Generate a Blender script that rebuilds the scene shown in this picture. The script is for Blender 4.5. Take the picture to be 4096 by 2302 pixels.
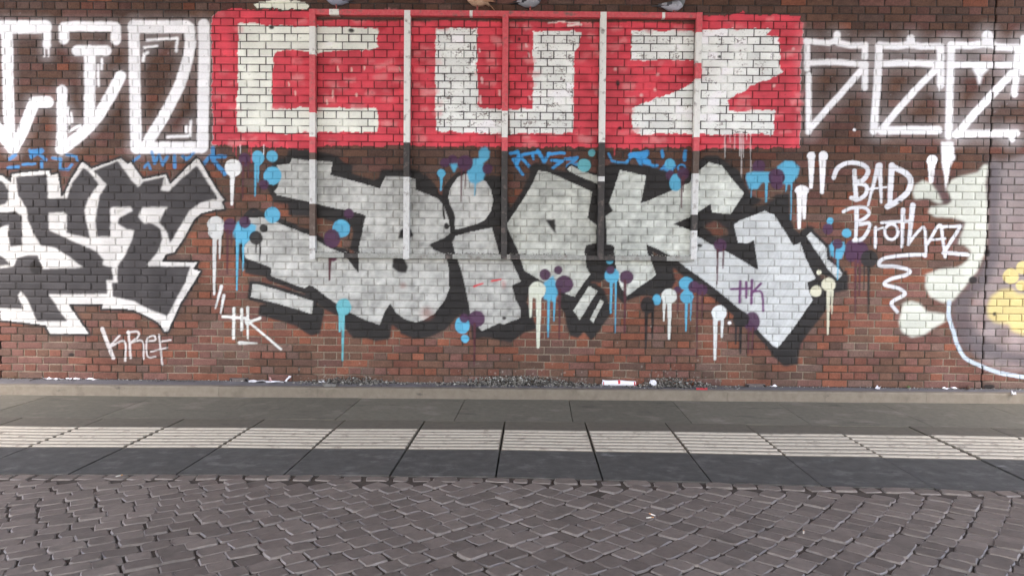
import bpy, bmesh, math, random
import numpy as np
from mathutils import Matrix, Vector
for o in list(bpy.data.objects): bpy.data.objects.remove(o)
random.seed(7); rng = np.random.default_rng(7)
S = bpy.context.scene; COL = S.collection

# ------------------------------------------------------------------ camera
F, W, H = 3030.0, 4096, 2302                # focal length in photo pixels
CD, CH = 7.75, 1.44                         # metres to the wall, lens height
YAW, PITCH, ROLL = math.radians(.55), math.atan(139/F), .009
RM = (Matrix.Rotation(YAW,3,'Z') @ Matrix.Rotation(math.pi/2-PITCH,3,'X') @ Matrix.Rotation(ROLL,3,'Z'))
cd = bpy.data.cameras.new('camera'); cam = bpy.data.objects.new('camera', cd); COL.objects.link(cam)
cam.matrix_world = Matrix.Translation((0,-CD,CH)) @ RM.to_4x4()
cd.sensor_width = 36; cd.lens = F/W*36; cd.clip_end = 2000; cd.clip_start = .05
S.camera = cam
# ------------------------------------------------------------------ light
world = bpy.data.worlds.new('World'); S.world = world; world.use_nodes = True
wn = world.node_tree; bg = wn.nodes['Background']
SUN_EL, SUN_AZ = math.radians(58), math.radians(186)
sky = wn.nodes.new('ShaderNodeTexSky'); sky.sky_type = 'NISHITA'; sky.sun_disc = False
sky.sun_elevation = SUN_EL; sky.sun_rotation = SUN_AZ; sky.dust_density = 7.0; sky.air_density = .7; sky.ozone_density = .6
wn.links.new(sky.outputs[0], bg.inputs[0]); bg.inputs[1].default_value = .12
sd = bpy.data.lights.new('sun','SUN'); sd.energy = 1.2; sd.angle = math.radians(12); sd.color = (1,.96,.9)
sun = bpy.data.objects.new('sun', sd); COL.objects.link(sun)
sdir = Vector((math.sin(SUN_AZ)*math.cos(SUN_EL), math.cos(SUN_AZ)*math.cos(SUN_EL), math.sin(SUN_EL)))
sun.rotation_euler = sdir.to_track_quat('Z','Y').to_euler(); sun.location = (0,-20,30)
vs = S.view_settings; vs.view_transform = 'Standard'; vs.look = 'None'; vs.exposure = 3.62; vs.gamma = 1; vs.use_curve_mapping = False
S.cycles.max_bounces = 6; S.cycles.diffuse_bounces = 4

# ------------------------------------------------------------------ helpers
RN = np.array(RM)
def rays(p):
    p = np.asarray(p, float)
    return np.stack([(p[...,0]-W/2)/F, -(p[...,1]-H/2)/F, -np.ones(p.shape[:-1])], -1) @ RN.T
def wallpt(p):                              # photo point -> metres on the wall face (x, z)
    d = rays(p); t = CD/d[...,1]; return np.stack([t*d[...,0], CH+t*d[...,2]], -1)
def gnd(p, z=0.):                           # photo point -> metres on the ground
    d = rays(p); t = (z-CH)/d[...,2]; return np.stack([t*d[...,0], -CD+t*d[...,1]], -1)
def newmat(name):
    m = bpy.data.materials.new(name); m.use_nodes = True
    nt = m.node_tree; return m, nt, nt.nodes['Principled BSDF']
def N(nt, typ, **kw):
    n = nt.nodes.new(typ)
    for k, v in kw.items():
        if k in n.inputs: n.inputs[k].default_value = v
        else: setattr(n, k, v)
    return n
def noise_mat(name, c1, c2, scale=12, rough=.85, bump=.25, dist=.004, detail=6, spec=.3, c3=None, s3=2.0, metal=0., lo=.3, hi=.7, var=.14):
    m, nt, b = newmat(name); L = nt.links.new
    geo = N(nt,'ShaderNodeNewGeometry')
    oi = N(nt,'ShaderNodeObjectInfo')
    n = N(nt,'ShaderNodeTexNoise', Scale=scale, Detail=detail, Roughness=.65); L(geo.outputs['Position'], n.inputs['Vector'])
    mr = N(nt,'ShaderNodeMapRange'); mr.inputs[1].default_value = lo; mr.inputs[2].default_value = hi; L(n.outputs[0], mr.inputs[0])
    mx = N(nt,'ShaderNodeMix', data_type='RGBA'); L(mr.outputs[0], mx.inputs[0]); mx.inputs[6].default_value=(*c1,1); mx.inputs[7].default_value=(*c2,1)
    out = mx.outputs[2]
    if c3 is not None:
        n3 = N(nt,'ShaderNodeTexNoise', Scale=s3, Detail=8, Roughness=.6); L(geo.outputs['Position'], n3.inputs['Vector'])
        m3 = N(nt,'ShaderNodeMapRange'); m3.inputs[1].default_value=.55; m3.inputs[2].default_value=.72; L(n3.outputs[0], m3.inputs[0])
        mx3 = N(nt,'ShaderNodeMix', data_type='RGBA'); L(m3.outputs[0], mx3.inputs[0]); L(out, mx3.inputs[6]); mx3.inputs[7].default_value=(*c3,1); out = mx3.outputs[2]
    hs = N(nt,'ShaderNodeHueSaturation'); mv = N(nt,'ShaderNodeMapRange'); L(oi.outputs['Random'], mv.inputs[0]); mv.inputs[3].default_value=1-var; mv.inputs[4].default_value=1+var
    L(mv.outputs[0], hs.inputs['Value']); L(out, hs.inputs['Color'])
    L(hs.outputs[0], b.inputs['Base Color']); b.inputs['Roughness'].default_value = rough; b.inputs['Specular IOR Level'].default_value = spec
    b.inputs['Metallic'].default_value = metal
    if bump:
        nb = N(nt,'ShaderNodeTexNoise', Scale=scale*6, Detail=5, Roughness=.7); L(geo.outputs['Position'], nb.inputs['Vector'])
        bp = N(nt,'ShaderNodeBump', Strength=bump, Distance=dist); L(nb.outputs[0], bp.inputs['Height']); L(bp.outputs[0], b.inputs['Normal'])
    return m
def mesh_np(name, V, Q, mat, parent=None, attrs=None, smooth=False):
    V = np.asarray(V, np.float32); Q = np.asarray(Q, np.int32); me = bpy.data.meshes.new(name)
    me.vertices.add(len(V)); me.vertices.foreach_set('co', V.ravel())
    k = Q.shape[1]; me.loops.add(Q.size); me.loops.foreach_set('vertex_index', Q.ravel())
    me.polygons.add(len(Q)); me.polygons.foreach_set('loop_start', np.arange(0, Q.size, k, dtype=np.int32))
    if smooth: me.polygons.foreach_set('use_smooth', np.ones(len(Q), bool))
    for an, arr in (attrs or {}).items():
        a = me.attributes.new(an, 'FLOAT_COLOR', 'POINT'); a.data.foreach_set('color', np.asarray(arr, np.float32).ravel())
    me.update(calc_edges=True); me.materials.append(mat)
    o = bpy.data.objects.new(name, me); COL.objects.link(o)
    if parent: o.parent = parent
    return o
def link_bm(name, bm, mat, parent=None, smooth=False):
    me = bpy.data.meshes.new(name); bmesh.ops.recalc_face_normals(bm, faces=bm.faces[:]); bm.to_mesh(me); bm.free()
    for m in (mat if isinstance(mat, (list,tuple)) else [mat]): me.materials.append(m)
    if smooth: me.polygons.foreach_set('use_smooth', np.ones(len(me.polygons), bool))
    o = bpy.data.objects.new(name, me); COL.objects.link(o)
    if parent: o.parent = parent
    return o
def box(bm, x0,x1,y0,y1,z0,z1, bev=0):
    r = bmesh.ops.create_cube(bm, size=1)
    for v in r['verts']: v.co = ((x0+x1)/2+v.co.x*(x1-x0), (y0+y1)/2+v.co.y*(y1-y0), (z0+z1)/2+v.co.z*(z1-z0))
    if bev:
        es = list({e for v in r['verts'] for e in v.link_edges})
        bmesh.ops.bevel(bm, geom=es, offset=bev, segments=1, affect='EDGES')
def empty(name, loc=(0,0,0)):
    o = bpy.data.objects.new(name, None); COL.objects.link(o); o.location = loc; o.empty_display_size=.1; return o
def tag(o, label=None, cat=None, group=None, kind=None):
    if label: o['label']=label
    if cat: o['category']=cat
    if group: o['group']=group
    if kind: o['kind']=kind
    return o
def vnoise(shape, cells, seed):             # smooth value noise, 0..1
    r = np.random.default_rng(seed); h, w = shape; ch, cw = cells
    g = r.random((ch+2, cw+2)).astype(np.float32)
    y = np.linspace(0, ch, h, endpoint=False); x = np.linspace(0, cw, w, endpoint=False)
    yi = y.astype(int); xi = x.astype(int); fy = (y-yi)[:,None]; fx = (x-xi)[None]
    fy = fy*fy*(3-2*fy); fx = fx*fx*(3-2*fx)
    a = g[yi][:,xi]; b = g[yi][:,xi+1]; c = g[yi+1][:,xi]; d = g[yi+1][:,xi+1]
    return (a*(1-fx)+b*fx)*(1-fy)+(c*(1-fx)+d*fx)*fy

# ------------------------------------------------------------------ the paint on the wall: flat print, laid out in metres on the wall
CELL = .005; UX0, UX1, UZ0, UZ1 = -5.9, 5.9, -.05, 4.3
NW, NH = int((UX1-UX0)/CELL), int((UZ1-UZ0)/CELL)
RGB = np.zeros((NH,NW,3), np.float32); AL = np.zeros((NH,NW), np.float32); JC = np.zeros((NH,NW), np.float32); WR = np.zeros((NH,NW), np.float32)
IDR = np.zeros((NH,NW), np.int16)
cm = lambda m: (int(NH*CELL/m), int(NW*CELL/m))
NZ = {m: vnoise((NH,NW), cm(m), 10+i) for i, m in enumerate((.8,.3,.12,.05,.022,.012))}
WX = (NZ[.12]-.5)*.6+(NZ[.05]-.5)*.5+(NZ[.022]-.5)*.5
WZ = (vnoise((NH,NW), cm(.1), 31)-.5)*.6+(vnoise((NH,NW), cm(.045), 32)-.5)*.6+(vnoise((NH,NW), cm(.02), 33)-.5)*.5
# streaky brush / spray swirls for the silver fills
_u, _v = np.meshgrid(np.arange(NW)*CELL, np.arange(NH)*CELL)
def streak(ang, lng, wid, seed):
    c, s = math.cos(ang), math.sin(ang); a = (_u*c+_v*s)/lng; b = (-_u*s+_v*c)/wid
    g = np.random.default_rng(seed).random((256,256)).astype(np.float32)
    a = a+300; b = b+300; ai = a.astype(int); bi = b.astype(int); fa = a-ai; fb = b-bi; fa = fa*fa*(3-2*fa); fb = fb*fb*(3-2*fb)
    ai &= 255; bi &= 255; a1 = (ai+1)&255; b1 = (bi+1)&255
    return (g[ai,bi]*(1-fa)+g[a1,bi]*fa)*(1-fb)+(g[ai,b1]*(1-fa)+g[a1,b1]*fa)*fb
ST1 = streak(.95,.42,.045,41)*.6+streak(.7,.22,.03,42)*.4; ST2 = streak(-.3,.3,.05,43)
ST1 = ST1*.72+streak(1.05,.16,.022,45)*.28
STH = streak(0.05,.16,.012,44)
MOT = (NZ[.12]*.5+NZ[.05]*.3+NZ[.3]*.2)
PIDS = [None]
def part(name, label=None, parent=0):
    PIDS.append((name, label, parent)); return len(PIDS)-1
OFF = dict(A0=(0,0,1.81),A1=(800,0,1.81),A2=(1600,0,1.81),A3=(2400,0,1.81),A4=(3096,0,1.81),
           B0=(0,600,1.81),B1=(800,600,1.81),B2=(1600,600,1.81),B3=(2400,600,1.81),B4=(3096,600,1.81),
           C0=(0,1300,1.445), C1=(1000,1300,1.445), C2=(2000,1300,1.445), P=(0,0,1.0))
def G(k, pts):
    ox, oy, s = OFF[k]; p = np.asarray(pts, float); return wallpt(np.stack([ox+p[:,0]/s, oy+p[:,1]/s], -1))
def wm(k, w): return w/OFF[k][2]/391.0
def win(P, m):
    x0 = max(0,int((P[:,0].min()-m-UX0)/CELL)); x1 = min(NW,int((P[:,0].max()+m-UX0)/CELL)+2)
    z0 = max(0,int((P[:,1].min()-m-UZ0)/CELL)); z1 = min(NH,int((P[:,1].max()+m-UZ0)/CELL)+2)
    return slice(z0,z1), slice(x0,x1)
def grid(sl, rough):
    zz, xx = np.mgrid[sl[0], sl[1]]
    return UX0+(xx+.5)*CELL+WX[sl]*rough, UZ0+(zz+.5)*CELL+WZ[sl]*rough
def blur(m, r):
    r = int(r)
    if r < 1: return m
    for ax in (0,1):
        for _ in (0,1):
            p = np.pad(m, [(r+1,r) if i==ax else (0,0) for i in (0,1)], mode='edge'); c = np.cumsum(p, axis=ax, dtype=np.float64)
            n = m.shape[ax]; hi = np.take(c, np.arange(2*r+1, 2*r+1+n), axis=ax); lo = np.take(c, np.arange(0,n), axis=ax)
            m = ((hi-lo)/(2*r+1)).astype(np.float32)
    return m
def comp(sl, m, col, a, jc, wear, pid, tex=None):
    if m.size == 0: return
    col = np.asarray(col, np.float32)[None,None]
    if tex is not None: col = np.clip(col*tex[sl][...,None], 0, .92)
    a = np.clip(m,0,1)*a
    A = AL[sl]; n = a+A*(1-a)
    RGB[sl] = np.where(n[...,None]>1e-4, (col*a[...,None]+RGB[sl]*(A*(1-a))[...,None])/np.maximum(n,1e-4)[...,None], 0)
    AL[sl] = n; JC[sl] = JC[sl]*(1-a)+jc*a; WR[sl] = WR[sl]*(1-a)+wear*a
    if pid is not None:
        I = IDR[sl]; I[a>.5] = pid
def fill(pid, k, pts, col=None, a=1, soft=.004, rough=.0, jc=.95, wear=.12, tex=None):
    if isinstance(k, str): P = G(k, pts)
    else: P, col = k, pts                   # k is already in metres
    sl = win(P, .06+soft*2); X, Z = grid(sl, rough); ins = np.zeros(X.shape, bool)
    n = len(P)
    for i in range(n):
        (x1,z1),(x2,z2) = P[i], P[(i+1)%n]
        if z1 == z2: continue
        c = ((z1>Z)!=(z2>Z)); ins ^= c & (X < (x2-x1)*(Z-z1)/(z2-z1)+x1)
    comp(sl, blur(ins.astype(np.float32), round(soft/CELL)), col, a, jc, wear, pid, tex)
def smoothline(P, n=6):
    if len(P) < 3: return P
    Q = np.vstack([2*P[0]-P[1], P, 2*P[-1]-P[-2]]); out=[]
    for i in range(1,len(Q)-2):
        p0,p1,p2,p3 = Q[i-1:i+3]
        for t in np.linspace(0,1,n,endpoint=False):
            out.append(.5*((2*p1)+(-p0+p2)*t+(2*p0-5*p1+4*p2-p3)*t*t+(-p0+3*p1-3*p2+p3)*t**3))
    return np.array(out+[P[-1]])
def stroke(pid, k, pts, w, col, w2=None, a=1, soft=.006, rough=.004, jc=.95, wear=.1, tex=None, curve=False, closed=False):
    P = G(k, pts)
    if closed: P = np.vstack([P, P[:1]])
    if curve: P = smoothline(P)
    r1 = wm(k,w)/2; r2 = r1 if w2 is None else wm(k,w2)/2
    sl = win(P, r1+soft*2+.03); X, Z = grid(sl, rough); m = np.zeros(X.shape, np.float32); n = len(P)-1
    L = np.concatenate([[0],np.cumsum(np.linalg.norm(np.diff(P,axis=0),axis=1))]); L /= max(L[-1],1e-6)
    for i in range(n):
        a0, b0 = P[i], P[i+1]; d = b0-a0; q = max(d@d,1e-9)
        t = np.clip(((X-a0[0])*d[0]+(Z-a0[1])*d[1])/q, 0, 1)
        dist = np.hypot(X-a0[0]-t*d[0], Z-a0[1]-t*d[1]); lt = L[i]+(L[i+1]-L[i])*t
        m = np.maximum(m, np.clip(.5+((r1+(r2-r1)*lt)-dist)/soft, 0, 1))
    comp(sl, m, col, a, jc, wear, pid, tex)
def disc(pid, k, x, y, r, col, soft=.007, a=1, ry=None, jc=.9, wear=.1, tex=None):
    c = G(k,[(x,y)])[0]; R = wm(k,r); RY = R if ry is None else wm(k,ry)
    P = np.array([c-max(R,RY), c+max(R,RY)]); sl = win(P, .05); X, Z = grid(sl, .008)
    d = np.hypot((X-c[0])/R, (Z-c[1])/RY)
    comp(sl, np.clip(.5+(1-d)*R/soft,0,1), col, a, jc, wear, pid, tex)
def drip(pid, k, x, y0, y1, w, col, a=1, dx=-4):
    stroke(pid, k, [(x,y0),(x+dx*.4,(y0+y1)/2),(x+dx,y1)], w, col, w2=w*.55, a=a, soft=.006, rough=.002)

WHITE=(.86,.87,.87); CREAM=(.74,.75,.62); RED=(.60,.062,.085); BLACK=(.020,.019,.018); GREY=(.042,.039,.039)  # WHITE raised to carry the brighter light on the upper wall
SILV=(.42,.43,.40); SILV2=(.52,.55,.54); CYAN=(.10,.39,.57); PURP=(.070,.030,.066); BLUE=(.045,.26,.56); TEAL=(.13,.42,.47)
pan_tex = .80+.40*(NZ[.12]*.5+NZ[.3]*.3+NZ[.05]*.2); wht_tex = .90+.16*NZ[.12]
red_tex = .58+.84*(NZ[.12]*.45+NZ[.3]*.2+NZ[.05]*.2+STH*.15)
sil_tex = np.clip(.22+1.56*(MOT*.38+NZ[.05]*.14+NZ[.022]*.10+ST1*.26+ST2*.12), .45, 1.5); blk_tex = .8+.5*NZ[.12]

# --- white roller letters, upper left
HALO=dict(a=.13, soft=.12, jc=.8, rough=.0, wear=.0)
pL1 = part('painted_letter','white painted letter with hooked foot at the left edge'); pL2 = part('painted_letter','white painted letter J under a bracket bar'); pL3 = part('painted_letter','white painted tall box letter with slanted inner stroke')
def LW(pid, pts, w, curve=False):
    stroke(None,'A0',pts,w+40,WHITE,**HALO,curve=curve)
    stroke(pid,'A0',pts,w,WHITE,soft=.016,rough=.008,jc=.85,wear=.08,curve=curve,tex=wht_tex)
for p, w in [([(-90,200),(330,195)],92),([(340,195),(340,325)],58),([(48,200),(68,1010)],80),([(-60,880),(95,1075)],85),([(95,1070),(160,960),(235,770)],84),([(245,742),(348,740)],82),([(320,330),(320,408)],10),([(352,330),(352,408)],10)]: LW(pL1,p,w)
for p, w, c in [([(463,285),(462,200),(500,192),(800,192),(838,200),(838,290)],72,0),([(557,368),(768,368)],74,0),([(650,370),(648,900)],82,0),([(448,655),(445,1065)],76,0),([(873,552),(800,690),(715,830),(610,950),(490,1050),(440,1080)],82,1),([(492,780),(500,900)],16,0),([(515,820),(522,885)],16,0),([(500,950),(580,905)],18,0),([(710,470),(712,622)],17,0),([(738,432),(736,500)],18,0)]: LW(pL2,p,w,bool(c))
for p, w, c in [([(968,190),(972,450),(978,700),(985,1062)],82,0),([(970,195),(1345,195)],92,0),([(1368,205),(1376,330),(1320,560),(1225,770),(1075,1020)],80,1),([(985,1070),(1450,1068)],84,0),([(1474,180),(1480,400),(1472,700),(1464,1062)],84,0),([(1065,290),(1285,280),(1275,370)],20,0),([(1045,345),(1135,335)],18,0),([(1035,440),(1045,392),(1068,380)],22,0),([(1215,990),(1375,985),(1381,880)],20,0),([(1350,915),(1348,955)],20,0)]: LW(pL3,p,w,bool(c))

# --- red panel with white C U Z
pRed = part('painted_panel','red roller painted panel behind the white letters C U Z')
def GN(lst):
    return np.vstack([G(k,p) for k,p in lst])
fill(pRed, GN([('A1',[(85,120),(110,95),(170,74),(300,62),(420,72),(780,74)]),('A3',[(750,118),(870,116),(1010,100),(1040,88),(1062,106),(1240,108),(1262,102),(1450,118),(1452,152),(1478,182),(1472,320),(1455,340),(1452,620),(1450,1068),(1200,1075),(850,1070),(720,1086),(640,1066),(400,1074),(40,1070)]),
     ('A2',[(1430,1062),(1200,1068),(780,1066),(560,1058),(300,1068),(80,1060)]),('A1',[(1450,1052),(1200,1064),(860,1060),(780,1082),(640,1078),(600,1060),(450,1062),(200,1055),(82,1050),(88,800),(78,700),(92,500),(80,260)])]), RED, tex=red_tex, rough=.032, jc=.22, wear=.28, soft=.0)
pC = part('painted_letter','cream white block letter C on the red panel',pRed); pU = part('painted_letter','white block letter U on the red panel',pRed); pZ = part('painted_letter','white block letter Z on the red panel',pRed)
RW = (.82,.845,.80)
rol = dict(tex=pan_tex, rough=.028, jc=.05, soft=.0)
fill(pC,'A1',[(275,172),(430,170),(470,185),(780,187),(1285,200),(1285,345),(1180,372),(1140,360),(900,378),(830,388),(780,375),(700,360),(560,364),(528,400),(522,500),(527,780),(600,787),(700,780),(1262,782),(1285,800),(1292,950),(1200,960),(840,958),(620,970),(480,953),(268,955),(262,860),(275,560),(275,350)],(.78,.80,.71),wear=.22,**rol)
fill(pC,'A1',[(385,34),(440,12),(555,2),(560,-25),(640,-25),(650,5),(760,12),(790,42),(778,66),(600,70),(420,60)],(.74,.76,.64),wear=.3,**rol)
fill(pU,'A2',[(258,205),(560,207),(556,470),(560,770),(600,787),(960,790),(965,700),(968,227),(1270,225),(1302,240),(1290,330),(1262,380),(1264,600),(1255,800),(1250,962),(1080,965),(780,972),(560,960),(380,955),(262,953),(255,700)],RW,wear=.50,**rol)
fill(pZ,'A3',[(228,225),(380,220),(560,226),(690,220),(740,214),(920,210),(1240,213),(1205,255),(1290,268),(1305,380),(1300,470),(1332,525),(1250,562),(1100,622),(1060,662),(960,702),(925,740),(930,802),(1262,800),(1265,840),(1255,985),(1180,963),(900,977),(720,968),(500,965),(300,977),(235,948),(230,780),(330,740),(480,690),(620,632),(690,585),(735,560),(735,470),(690,435),(560,430),(228,435)],RW,wear=.45,**rol)
for k,n_,lo_,hi_ in (('A1',120,(90,80),(1440,1050)),('A2',120,(90,150),(1440,1050)),('A3',120,(60,110),(1440,1060))):
    for _ in range(n_):
        x=rng.uniform(lo_[0],hi_[0]); y=rng.uniform(lo_[1],hi_[1]); c=G(k,[(x,y)])[0]; zi=int((c[1]-UZ0)/CELL); xi=int((c[0]-UX0)/CELL)
        if IDR[zi,xi]==pRed: stroke(None,k,[(x,y),(x+rng.uniform(20,70),y+rng.normal(0,6))],rng.uniform(14,44),((.72,.27,.27) if rng.random()<.65 else (.45,.03,.045)),a=rng.uniform(.3,.8),soft=.04,rough=.03,jc=.2,wear=.3)
# a few white scuffs in the red, and bare brick right under the top rail
for (x,y,l) in [(1000,480,30),(960,660,40),(1190,480,20),(920,720,30),(640,600,25),(1095,490,30),(690,660,25),(1440,490,20),(1130,680,20)]: stroke(None,'A1',[(x,y),(x+4,y+l)],12,(.75,.6,.5),a=.75,rough=.02)
for (x,y,l) in [(915,320,20),(935,385,22),(575,350,20),(545,520,22),(590,560,40),(720,660,30),(940,700,20),(575,700,50)]: stroke(None,'A2',[(x,y),(x+4,y+l)],16,(.75,.55,.52),a=.8,rough=.02)
for p in ([(1080,160),(1180,158),(1300,165)],[(1220,185),(1310,180)]): stroke(None,'A2',p,16,(.75,.7,.65),a=.85,rough=.02)
for (x,y) in [(110,500),(130,600),(420,540),(400,650),(300,690),(1400,355),(1260,620)]: disc(None,'A3',x,y,10,(.75,.55,.5),a=.8,soft=.02)
for x, y1, w in [(905,1140,9),(940,1030,6),(975,1080,6),(1010,1130,8),(1022,1290,9),(1036,1140,8),(1062,1010,6),(1090,1360,8)]: stroke(pZ if y1<1060 else None,'A3',[(x,970),(x+2,y1)],w,(.6,.6,.58),rough=.004,a=.7)
for x, y1 in [(105,1125),(225,1110)]: stroke(None,'A3',[(x,1060),(x,y1)],9,RED,a=.9)
for x, y1, c in [(262,1130,RED),(292,1110,WHITE),(372,1180,RED),(240,1100,RED),(462,1115,WHITE),(545,1090,RED),(355,1100,RED)]: stroke(None,'A1',[(x,1050),(x,y1)],7,c,a=.85)
AL_bare = [('A1',[(842,96),(1474,106),(1474,150),(1250,158),(1060,146),(900,150),(842,152)]),('A2',[(80,120),(745,128),(745,160),(400,152),(80,158)]),('A2',[(790,130),(1450,138),(1450,166),(1150,158),(790,162)]),('A3',[(52,134),(695,145),(695,182),(520,168),(300,160),(52,164)]),('A1',[(828,100),(846,100),(850,560),(844,800),(850,1062),(828,1062)]),('A1',[(1520,110),(1530,110),(1532,700),(1520,700)]),('A3',[(680,140),(698,140),(690,600),(684,1062),(664,1062),(674,600)]),('A2',[(782,130),(794,130),(792,820),(800,980),(778,980)])]
for k,p in AL_bare:
    P = G(k,p); sl = win(P,.05); X,Z = grid(sl,.015); ins = np.zeros(X.shape,bool)
    for i in range(len(P)):
        (x1,z1),(x2,z2) = P[i],P[(i+1)%len(P)]
        if z1!=z2: ins ^= ((z1>Z)!=(z2>Z)) & (X<(x2-x1)*(Z-z1)/(z2-z1)+x1)
    AL[sl][ins] *= .08; IDR[sl][ins] = 0

# --- white line letters, upper right
pR1 = part('painted_letter','white line box letter with loop on top beside the red panel'); pR2 = part('painted_letter','white line letter Z in a box between two similar letters'); pR3 = part('painted_letter','white line letter Z in a box across the wall joint'); pR4 = part('painted_letter','white line stroke cut by the right picture edge')
def RWH(pid, pts, w, w2=None, curve=False, halo=.10):
    stroke(None,'A4',pts,w+70,WHITE,a=halo,soft=.16,rough=0,jc=.8,wear=0,curve=curve)
    stroke(pid,'A4',pts,w,WHITE,w2=w2,soft=.016,rough=.006,jc=.85,wear=.04,curve=curve)
for p,w in [([(232,300),(400,312),(440,300)],40),([(470,312),(560,332),(662,330)],44),([(456,252),(455,300)],52),([(240,300),(240,498)],40),([(240,455),(430,450),(662,468)],42),([(660,335),(656,415)],44),([(252,545),(250,955)],42),([(640,500),(480,685),(370,805),(258,935)],46),([(660,470),(658,635)],44)]: RWH(pR1,p,w)
for p,w in [([(760,330),(900,335),(975,322)],48),([(990,280),(995,320)],58),([(1010,325),(1060,338),(1200,335)],48),([(1205,340),(1208,500),(1208,615)],52),([(1200,600),(1200,655)],12),([(765,330),(748,600),(722,948)],54),([(785,462),(940,455),(1190,464)],46),([(1175,500),(1020,655),(900,790),(785,930)],48),([(775,945),(1190,942)],58)]: RWH(pR2,p,w,halo=.13)
for p,w in [([(1280,328),(1420,332),(1510,320)],50),([(1545,262),(1550,310)],78),([(1560,310),(1610,342),(1800,346)],50),([(1284,330),(1275,600),(1266,985)],54),([(1290,468),(1730,470)],45),([(1768,350),(1742,680)],50),([(1720,535),(1560,705),(1450,825),(1325,975)],58),([(1325,968),(1755,965)],52),([(1715,985),(1725,1010)],40)]: RWH(pR3,p,w,halo=.2)
fill(pR3,'A4',[(1430,485),(1570,485),(1510,545),(1490,620),(1482,620),(1470,560)],WHITE,soft=.012)
for p,w in [([(1808,280),(1802,520)],46)]: RWH(pR4,p,w,halo=.2)
disc(None,'A4',582,940,12,WHITE)

# --- blue tags
pb1 = part('painted_tag','faded blue scribbled tag at the left above the black and white piece'); pb2 = part('painted_tag','blue scrawled tag under the letter U'); pb3 = part('painted_tag','blue scrawled tag under the letter Z')
BL=dict(soft=.014, rough=.012, a=.8, wear=.3, jc=.5)
for p,w in [([(215,1085),(225,1140),(275,1105),(330,1155)],16),([(165,1192),(255,1185)],14),([(300,1170),(305,1228)],16),([(375,1140),(440,1150),(430,1220),(495,1228),(522,1190)],14),([(60,1215),(135,1208)],16),([(70,1150),(110,1120)],20),([(960,1170),(1010,1130)],14),([(1100,1100),(1122,1185),(1150,1120),(1182,1195),(1212,1130)],16),([(1262,1130),(1266,1212)],20),([(1320,1130),(1350,1155),(1402,1108)],16),([(1540,1075),(1546,1160),(1625,1255)],24),([(1470,1192),(1520,1130),(1630,1135)],20),([(1048,1212),(1075,1180),(1092,1222)],14),([(480,1120),(550,1130),(560,1160)],14),([(240,1100),(300,1090)],30)]: stroke(pb1,'A0',p,w*1.35,BLUE,**BL)
for p,w in [([(798,1112),(855,1098),(862,1140),(820,1150),(885,1262)],17),([(845,1192),(872,1130),(935,1205)],17),([(870,1122),(1012,1098)],16),([(1000,1090),(1045,1172),(1082,1108)],19),([(1070,1112),(1190,1108)],18),([(1098,1160),(1175,1165),(1108,1212)],18),([(1200,1150),(1285,1145),(1212,1200),(1292,1188)],18),([(960,1115),(965,1150)],16)]: stroke(pb2,'A2',p,w*1.35,(.05,.30,.62),soft=.01,rough=.012,a=.92,wear=.15,jc=.6)
for p,w in [([(60,1110),(85,1165),(182,1180)],14),([(180,1192),(250,1108),(312,1218)],18),([(225,1125),(335,1108),(290,1155),(345,1170)],34),([(310,1150),(380,1202),(412,1200)],18),([(450,1098),(456,1132)],20),([(505,1160),(420,1252),(505,1238)],14),([(470,1215),(500,1172),(540,1200),(512,1250),(470,1222)],14),([(615,1092),(612,1158)],20)]: stroke(pb3,'A3',p,w*1.35,(.05,.30,.62),soft=.01,rough=.012,a=.92,wear=.15,jc=.6)
stroke(pb3,'A3',[(590+28*math.cos(t),1215+24*math.sin(t)) for t in np.linspace(0,6.28,9)],13,(.05,.30,.62),soft=.01)

# --- black piece with white outline, left
sil = [(-60,172),(20,188),(78,238),(85,178),(150,165),(355,150),(365,185),(420,170),(440,335),(457,330),(475,300),(520,200),(595,85),(660,135),(870,60),(925,102),(945,86),(1030,210),(1200,177),(1226,246),(1242,240),(1420,62),(1442,75),(1590,320),(1622,362),(1604,376),(1622,426),(1560,430),(1450,460),(1400,510),(1340,620),(1260,740),(1200,755),(1168,808),(1430,812),(1396,860),(1450,880),(1300,1120),(1216,1308),(1192,1312),(1150,1250),(1060,1195),(960,1155),(850,1143),(738,1148),(745,1112),(492,1112),(640,1328),(362,1328),(330,1265),(225,1253),(-60,1222)]
pW = part('graffiti_outline','white outline of the black angular graffiti piece on the left'); pK0 = part('graffiti_outline','thin black edge around the left graffiti piece')
stroke(None,'B0',sil,56,BLACK,a=.35,soft=.05,rough=.006,closed=True)
stroke(pK0,'B0',sil,34,BLACK,soft=.006,rough=.006,closed=True)
fill(pW,'B0',sil,(.60,.595,.565),soft=.0,rough=.006,jc=.8,tex=.80+.3*MOT,wear=.16)  # white lowered to paint in the dimmer light low on the wall
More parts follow.
